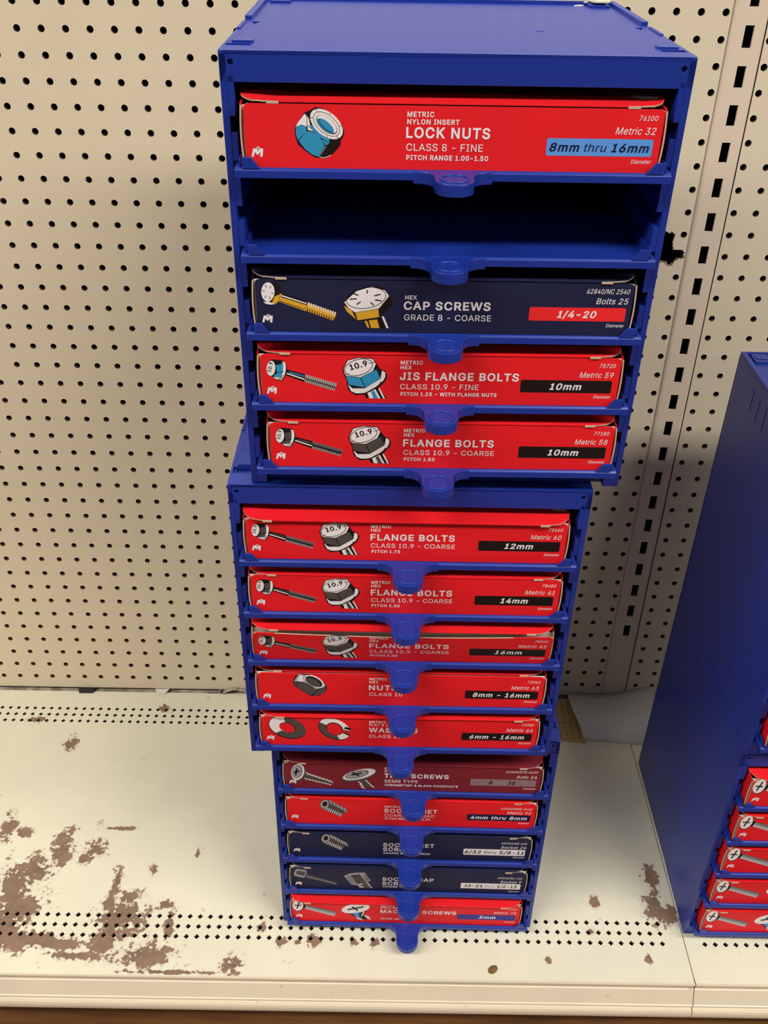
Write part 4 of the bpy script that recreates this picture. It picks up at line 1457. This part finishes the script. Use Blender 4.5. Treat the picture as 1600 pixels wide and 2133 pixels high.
fastener_box('B', 3, 'red', 'red fastener box printed NUTS with a grey hex nut, lid shut flat',
             std('NUTS', 27.2, 'CLASS 10', 31.8, None, 0, '73960', 'Metric 63', nw=12.2, mw=27.1),
             BAND, P_BLACK, ('8mm - 16mm', 221.4, 276.4, 12.1, 5.3), P_WHITE, [('hexnut', None)], dx=-0.7, dy=-0.5, lid_lift=0.2, lid_dy=-2.0)
fastener_box('B', 4, 'red', 'red fastener box printed WASHERS with two washer drawings, lowest in the middle cabinet',
             std('WASHERS', 48.7, 'CLASS 10', 31.8, None, 0, '73980', 'Metric 64', top=('METRIC', 'FLAT & LOCK')),
             BAND, P_BLACK, ('6mm - 16mm', 222.0, 276.8, 12.1, 5.3), P_WHITE, [('washer', None), ('lockwasher', None)], dx=-0.4, dy=-0.5, lid_lift=3.0, lid_dy=1.5)
# ---- bottom cabinet
fastener_box('C', 0, 'maroon', 'maroon fastener box printed TRIM SCREWS with a grey size strip',
             std('TRIM SCREWS', 69.3, 'SEMS TYPE', 36.2, 'CHROMETINT & BLACK PHOSPHATE', 79.0, '64060/STS 2659', 'Auto 26', top=('PHILLIPS', 'OVAL HEAD'), nw=33.8, mw=22.6),
             BAND, P_MAUVE, ('8|thru|10', 233.8, 262.2, 12.3, 5.2), (P_BLACK, P_GREY), [('trim_small', None), ('trim_big', None)], lid_lift=3.0, lid_dy=1.0, dy=-0.5)
fastener_box('C', 1, 'red', 'red fastener box printed SOCKET SET, COARSE THREAD, with a single set screw drawing',
             [('METRIC', 'b', XL + 1, None, 28.0, 2.9), ('SOCKET SET', 'B', 122.0, 181.0, 19.6, 6.2), ('COARSE THREAD', 'r', 122.4, 178.0, 12.6, 4.5),
              ('PITCH RANGE .70-1.25', 'b', 123.0, 173.4, 7.6, 2.9), ('62500/MSS 2448', 'i', 250.6, XR, 29.3, 3.2), ('Metric 92', 'i', 257.8, XR - 0.4, 21.9, 4.5), ('Diameter', 'i', 271.3, XR - 0.8, 5.4, 2.5)],
             BAND, P_NAVY, ('4mm thru 8mm', 217.6, 280.6, 12.2, 5.0), P_WHITE, [('setscrew', None)], lid_lift=2.4, dy=1.0)
fastener_box('C', 2, 'navy', 'dark navy fastener box printed SOCKET SET SCREWS with a white size strip',
             [('SOCKET SET', 'B', XL, 180.2, 19.0, 6.2), ('SCREWS', 'B', XL, 159.7, 11.0, 6.2), ('COARSE & FINE THREAD', 'b', XL + 0.5, 176.0, 5.6, 2.9),
              ('60960/SS 410', 'i', 256.2, XR, 28.6, 3.3), ('Socket 26', 'i', 256.2, XR - 0.2, 20.6, 4.5), ('Diameter', 'i', 271.2, XR, 3.6, 2.5)],
             (213.8, 284.2, 7.6, 18.6), P_WHITE, ('6/32|thru|5/8-11', 215.2, 282.8, 10.4, 5.4), P_NAVY, [('setscrew', None)], lid_lift=2.6, dy=1.5)
fastener_box('C', 3, 'navy', 'dark navy fastener box printed SOCKET CAP SCREWS with a pale size strip',
             [('SOCKET CAP', 'B', XL, 182.0, 18.2, 6.2), ('SCREWS', 'B', XL, 162.0, 10.0, 6.2), ('COARSE THREAD', 'b', XL + 0.5, 159.4, 5.2, 2.9),
              ('60260/SC 140', 'i', 256.6, XR, 27.2, 3.3), ('Socket 9', 'i', 260.0, XR, 19.2, 4.5), ('Diameter', 'i', 270.9, XR - 0.6, 2.0, 2.5)],
             (214.2, 284.4, 7.2, 17.6), P_WHITE, ('10-24|thru|1/2-13', 218.4, 280.4, 9.8, 5.0), (P_BLACK, P_GREY), [('socket_small', None), ('socket_big', None)], lid_lift=3.0, dy=-0.5)
fastener_box('C', 4, 'red', 'red fastener box printed MACHINE SCREWS, lowest box of the centre tower',
             std('MACHINE SCREWS', 91.4, None, 0, 'PITCH .50', 22.2, '73020', 'Metric 73', top=('METRIC', 'PHILLIPS'), nw=12.0, mw=27.0),
             BAND, P_VIOLET, ('3mm', 240.0, 260.4, 12.2, 5.3), P_WHITE, [('phil_small', None), ('phil_big', None)], dx=-1.0, dy=-0.5, lid_lift=3.4, lid_dy=3.0)
# ---- right-hand stack: only the left ends of the boxes are in the picture
places = ['top slot', 'second slot from the top', 'middle slot', 'fourth slot from the top', 'bottom slot']
for i in range(5):
    fastener_box('D', i, 'red', 'red box with a grey screw drawing, %s of lower right cabinet' % places[i],
                 pics=[('phil_small', None), ('phil_big', None)], lid_lift=2.6, lid_dy=0.8, dy=(0, -0.5, 1, 0, -0.5)[i])
fastener_box('E', 4, 'red', 'red fastener box at the right photo edge, bottom slot of the upper right cabinet',
             pics=[('phil_small', None)], lid_lift=2.6)

# ================================================================== SMALL THINGS
# white paper sheet slumped between the back panel and the shelf
b = MB()
nx = 14
prof = [0.0, 0.15, 0.3, 0.45, 0.6, 0.72, 0.80, 0.86, 0.93, 1.0]
grid = []
for i in range(nx + 1):
    t = i / nx
    ztop = 0.010 + (-0.005 * math.sin(math.pi * min(1.0, t * 1.15)) + 0.017 * t ** 2.2)
    row = []
    for u in prof:
        if u <= 0.80:
            k = u / 0.80
            y = -0.0015 - 0.079 * k
            z = ztop * (1 - k) + (0.019 + 0.004 * t) * k + 0.006 * math.sin(math.pi * k)
        else:
            k = (u - 0.80) / 0.20
            y = -0.0805 - 0.0115 * k ** 0.8
            z = (0.019 + 0.004 * t) * (1 - k) + 0.0008
        x0_ = 0.684 + 0.013 * max(0.0, (u - 0.35) / 0.65) ** 1.4
        x = x0_ + t * (0.815 - x0_)
        row.append(b.vert((x, y - 0.009 * t * u, z)))
    grid.append(row)
for i in range(nx):
    for k in range(len(prof) - 1):
        b.face([grid[i][k], grid[i + 1][k], grid[i + 1][k + 1], grid[i][k + 1]])
o = b.build('paper_sheet', PAPER, smooth=True)
o.location = (0, 0, SZ)
md = o.modifiers.new('thickness', 'SOLIDIFY')
md.thickness = 0.0007
tag(o, 'creased white paper sheet slumped against the board between the two cabinet stacks', 'paper')

# tan ruled card under it
CARDT = mat('tan_card', (206, 176, 122), rough=0.8, spec=0.2, noise=0.1, scale=40)
RULE = mat('ruled_ink', (120, 92, 58), rough=0.8, spec=0.2)
b = MB()
b.prism([(0.632, -0.006), (0.690, -0.010), (0.7005, -0.0975), (0.640, -0.0905)], 0.0004, 0.0012, axis='z')
for k in range(4):
    x = 0.664 + 0.0095 * k
    b.box(x, x + 0.0006, -0.0925, -0.012, 0.0012, 0.0013, 1)
b.box(0.662, 0.700, -0.0585, -0.0578, 0.0012, 0.0013, 1)
o = b.build('ruled_card', [CARDT, RULE])
o.location = (0, 0, SZ)
tag(o, 'tan ruled card lying on the shelf partly under the white paper sheet', 'card')

# debris in the gutter at the foot of the board
b = MB()
b.prism([(-0.0903, 0.0050), (-0.0629, 0.0055), (-0.0640, -0.0060), (-0.0866, -0.0062)], -0.0035, 0.0022, axis='z')
o = b.build('plastic_scrap', BLACKP, bevel=0.0004)
o.location = (0, -0.004, SZ)
tag(o, 'small black plastic scrap in the gutter at the foot of the left board', 'scrap')
b = MB()
b.prism([(0.0313, 0.0040), (0.0550, 0.0045), (0.0490, -0.0060), (0.0392, -0.0062), (0.035, -0.002)], 0.0004, 0.0022, axis='z')
o = b.build('paper_scrap', PAPER, bevel=0.0003)
o.location = (0, -0.004, SZ)
tag(o, 'small white paper scrap in the gutter at the foot of the left board', 'scrap')
root = empty('loose_screw', (0.1345, -0.0035, SZ + 0.0015))
tag(root, 'small loose steel screw lying in the gutter left of the tower', 'screw')
b = MB()
b.tube((-0.021, 0, 0), (-0.002, 0, 0), 0.0016)
for k in range(9):
    x = -0.020 + 0.002 * k
    b.tube((x, 0, 0), (x + 0.0011, 0, 0), 0.0024, 0.0015, 12)
b.build('threaded_shank', STEEL, root, smooth=False)
b = MB()
b.tube((-0.002, 0, 0), (0.001, 0, 0), 0.0018, 0.0044, 16)
b.tube((0.001, 0, 0), (0.0022, 0, 0), 0.0044, 0.0038, 16)
b.build('screw_head', STEEL, root)
b = MB()
n = 16
for (r, zt) in ((0.0195, 0.0),):
    for k in range(n):
        a0, a1 = math.pi * k / n, math.pi * (k + 1) / n
        q = [(0.1600 + 0.0185 * math.cos(a), -0.004 + 0.0) for a in (a0, a1)]
        z0, z1 = 0.0002 + 0.0062 * math.sin(a0), 0.0002 + 0.0062 * math.sin(a1)
        y0, y1 = 0.0015 + 0.0035 * math.sin(a0), 0.0015 + 0.0035 * math.sin(a1)
        for (dy, dz) in ((0, 0),):
            v = [(q[0][0], y0 - 0.0065, z0), (q[1][0], y1 - 0.0065, z1), (q[1][0], y1, z1 + 0.0008), (q[0][0], y0, z0 + 0.0008)]
            b.poly(v)
o = b.build('bent_strip', GREYC, smooth=True)
o.location = (0, -0.004, SZ)
md = o.modifiers.new('thickness', 'SOLIDIFY')
md.thickness = 0.0012
tag(o, 'arched dusty plastic strip in the gutter beside the screw and the tower', 'scrap')
# chip on the shelf front
b = MB()
prev = None
for k, (r, z) in enumerate(((0.3, 0.0002), (1.0, 0.0006), (0.92, 0.0014), (0.5, 0.0022), (0.05, 0.0024))):
    ring = [b.vert((0.0062 * r * math.cos(a) * 0.8 + 0.003 * r * math.sin(a), 0.0055 * r * math.sin(a) - 0.001 * r * math.cos(a), z)) for a in [2 * math.pi * q / 14 for q in range(14)]]
    if prev:
        for q in range(14):
            b.face([prev[q], prev[(q + 1) % 14], ring[(q + 1) % 14], ring[q]])
    prev = ring
o = b.build('wood_chip', WOODY, smooth=True)
o.location = (0.529, -0.4520, SZ)
tag(o, 'tiny oval brown chip lying near the front edge of the long shelf deck', 'chip')


# bits on top of the highest cabinet
def on_top(x, y, z=0.0):
    c = CABS['A']
    zz = (H + z) * 0.001
    v = Vector((x * 0.001, y * 0.001 - c['lean'] * zz, zz))
    return (Matrix.Translation((c['x'], c['y'], c['z'] + SZ)) @ Matrix.Rotation(c['rz'], 4, 'Z')) @ v


b = MB()
b.prism(mm([(-8.5, 9), (6.5, 8), (8.5, 0), (8, -9), (-5, -9.5), (-7.5, -2)]), 0.0, 0.0026)
o = b.build('foam_scrap', CREAMP, bevel=0.0006)
o.location = on_top(289.0, D - 13.5, 3.7)
tag(o, 'cream foam scrap on the back right corner of the top cabinet', 'scrap')
for k, (x, y, r, lb) in enumerate(((272.5, D - 14, 0.5, 'larger white paper bit lying left of the cream foam scrap'),
                                   (279.0, D - 10, 0.9, 'tiny white paper bit touching the cream foam scrap'))):
    b = MB()
    w = 4.6 if k == 0 else 2.4
    b.prism(mm([(-w, -1.6), (w * 0.4, -1.2), (w, 2.0), (-w * 0.2, 1.4)]), 0.0, 0.0010)
    o = b.build('paper_bit', PAPER)
    o.location = on_top(x, y, 0.2 if k == 0 else 2.6)
    tag(o, lb, 'scrap')
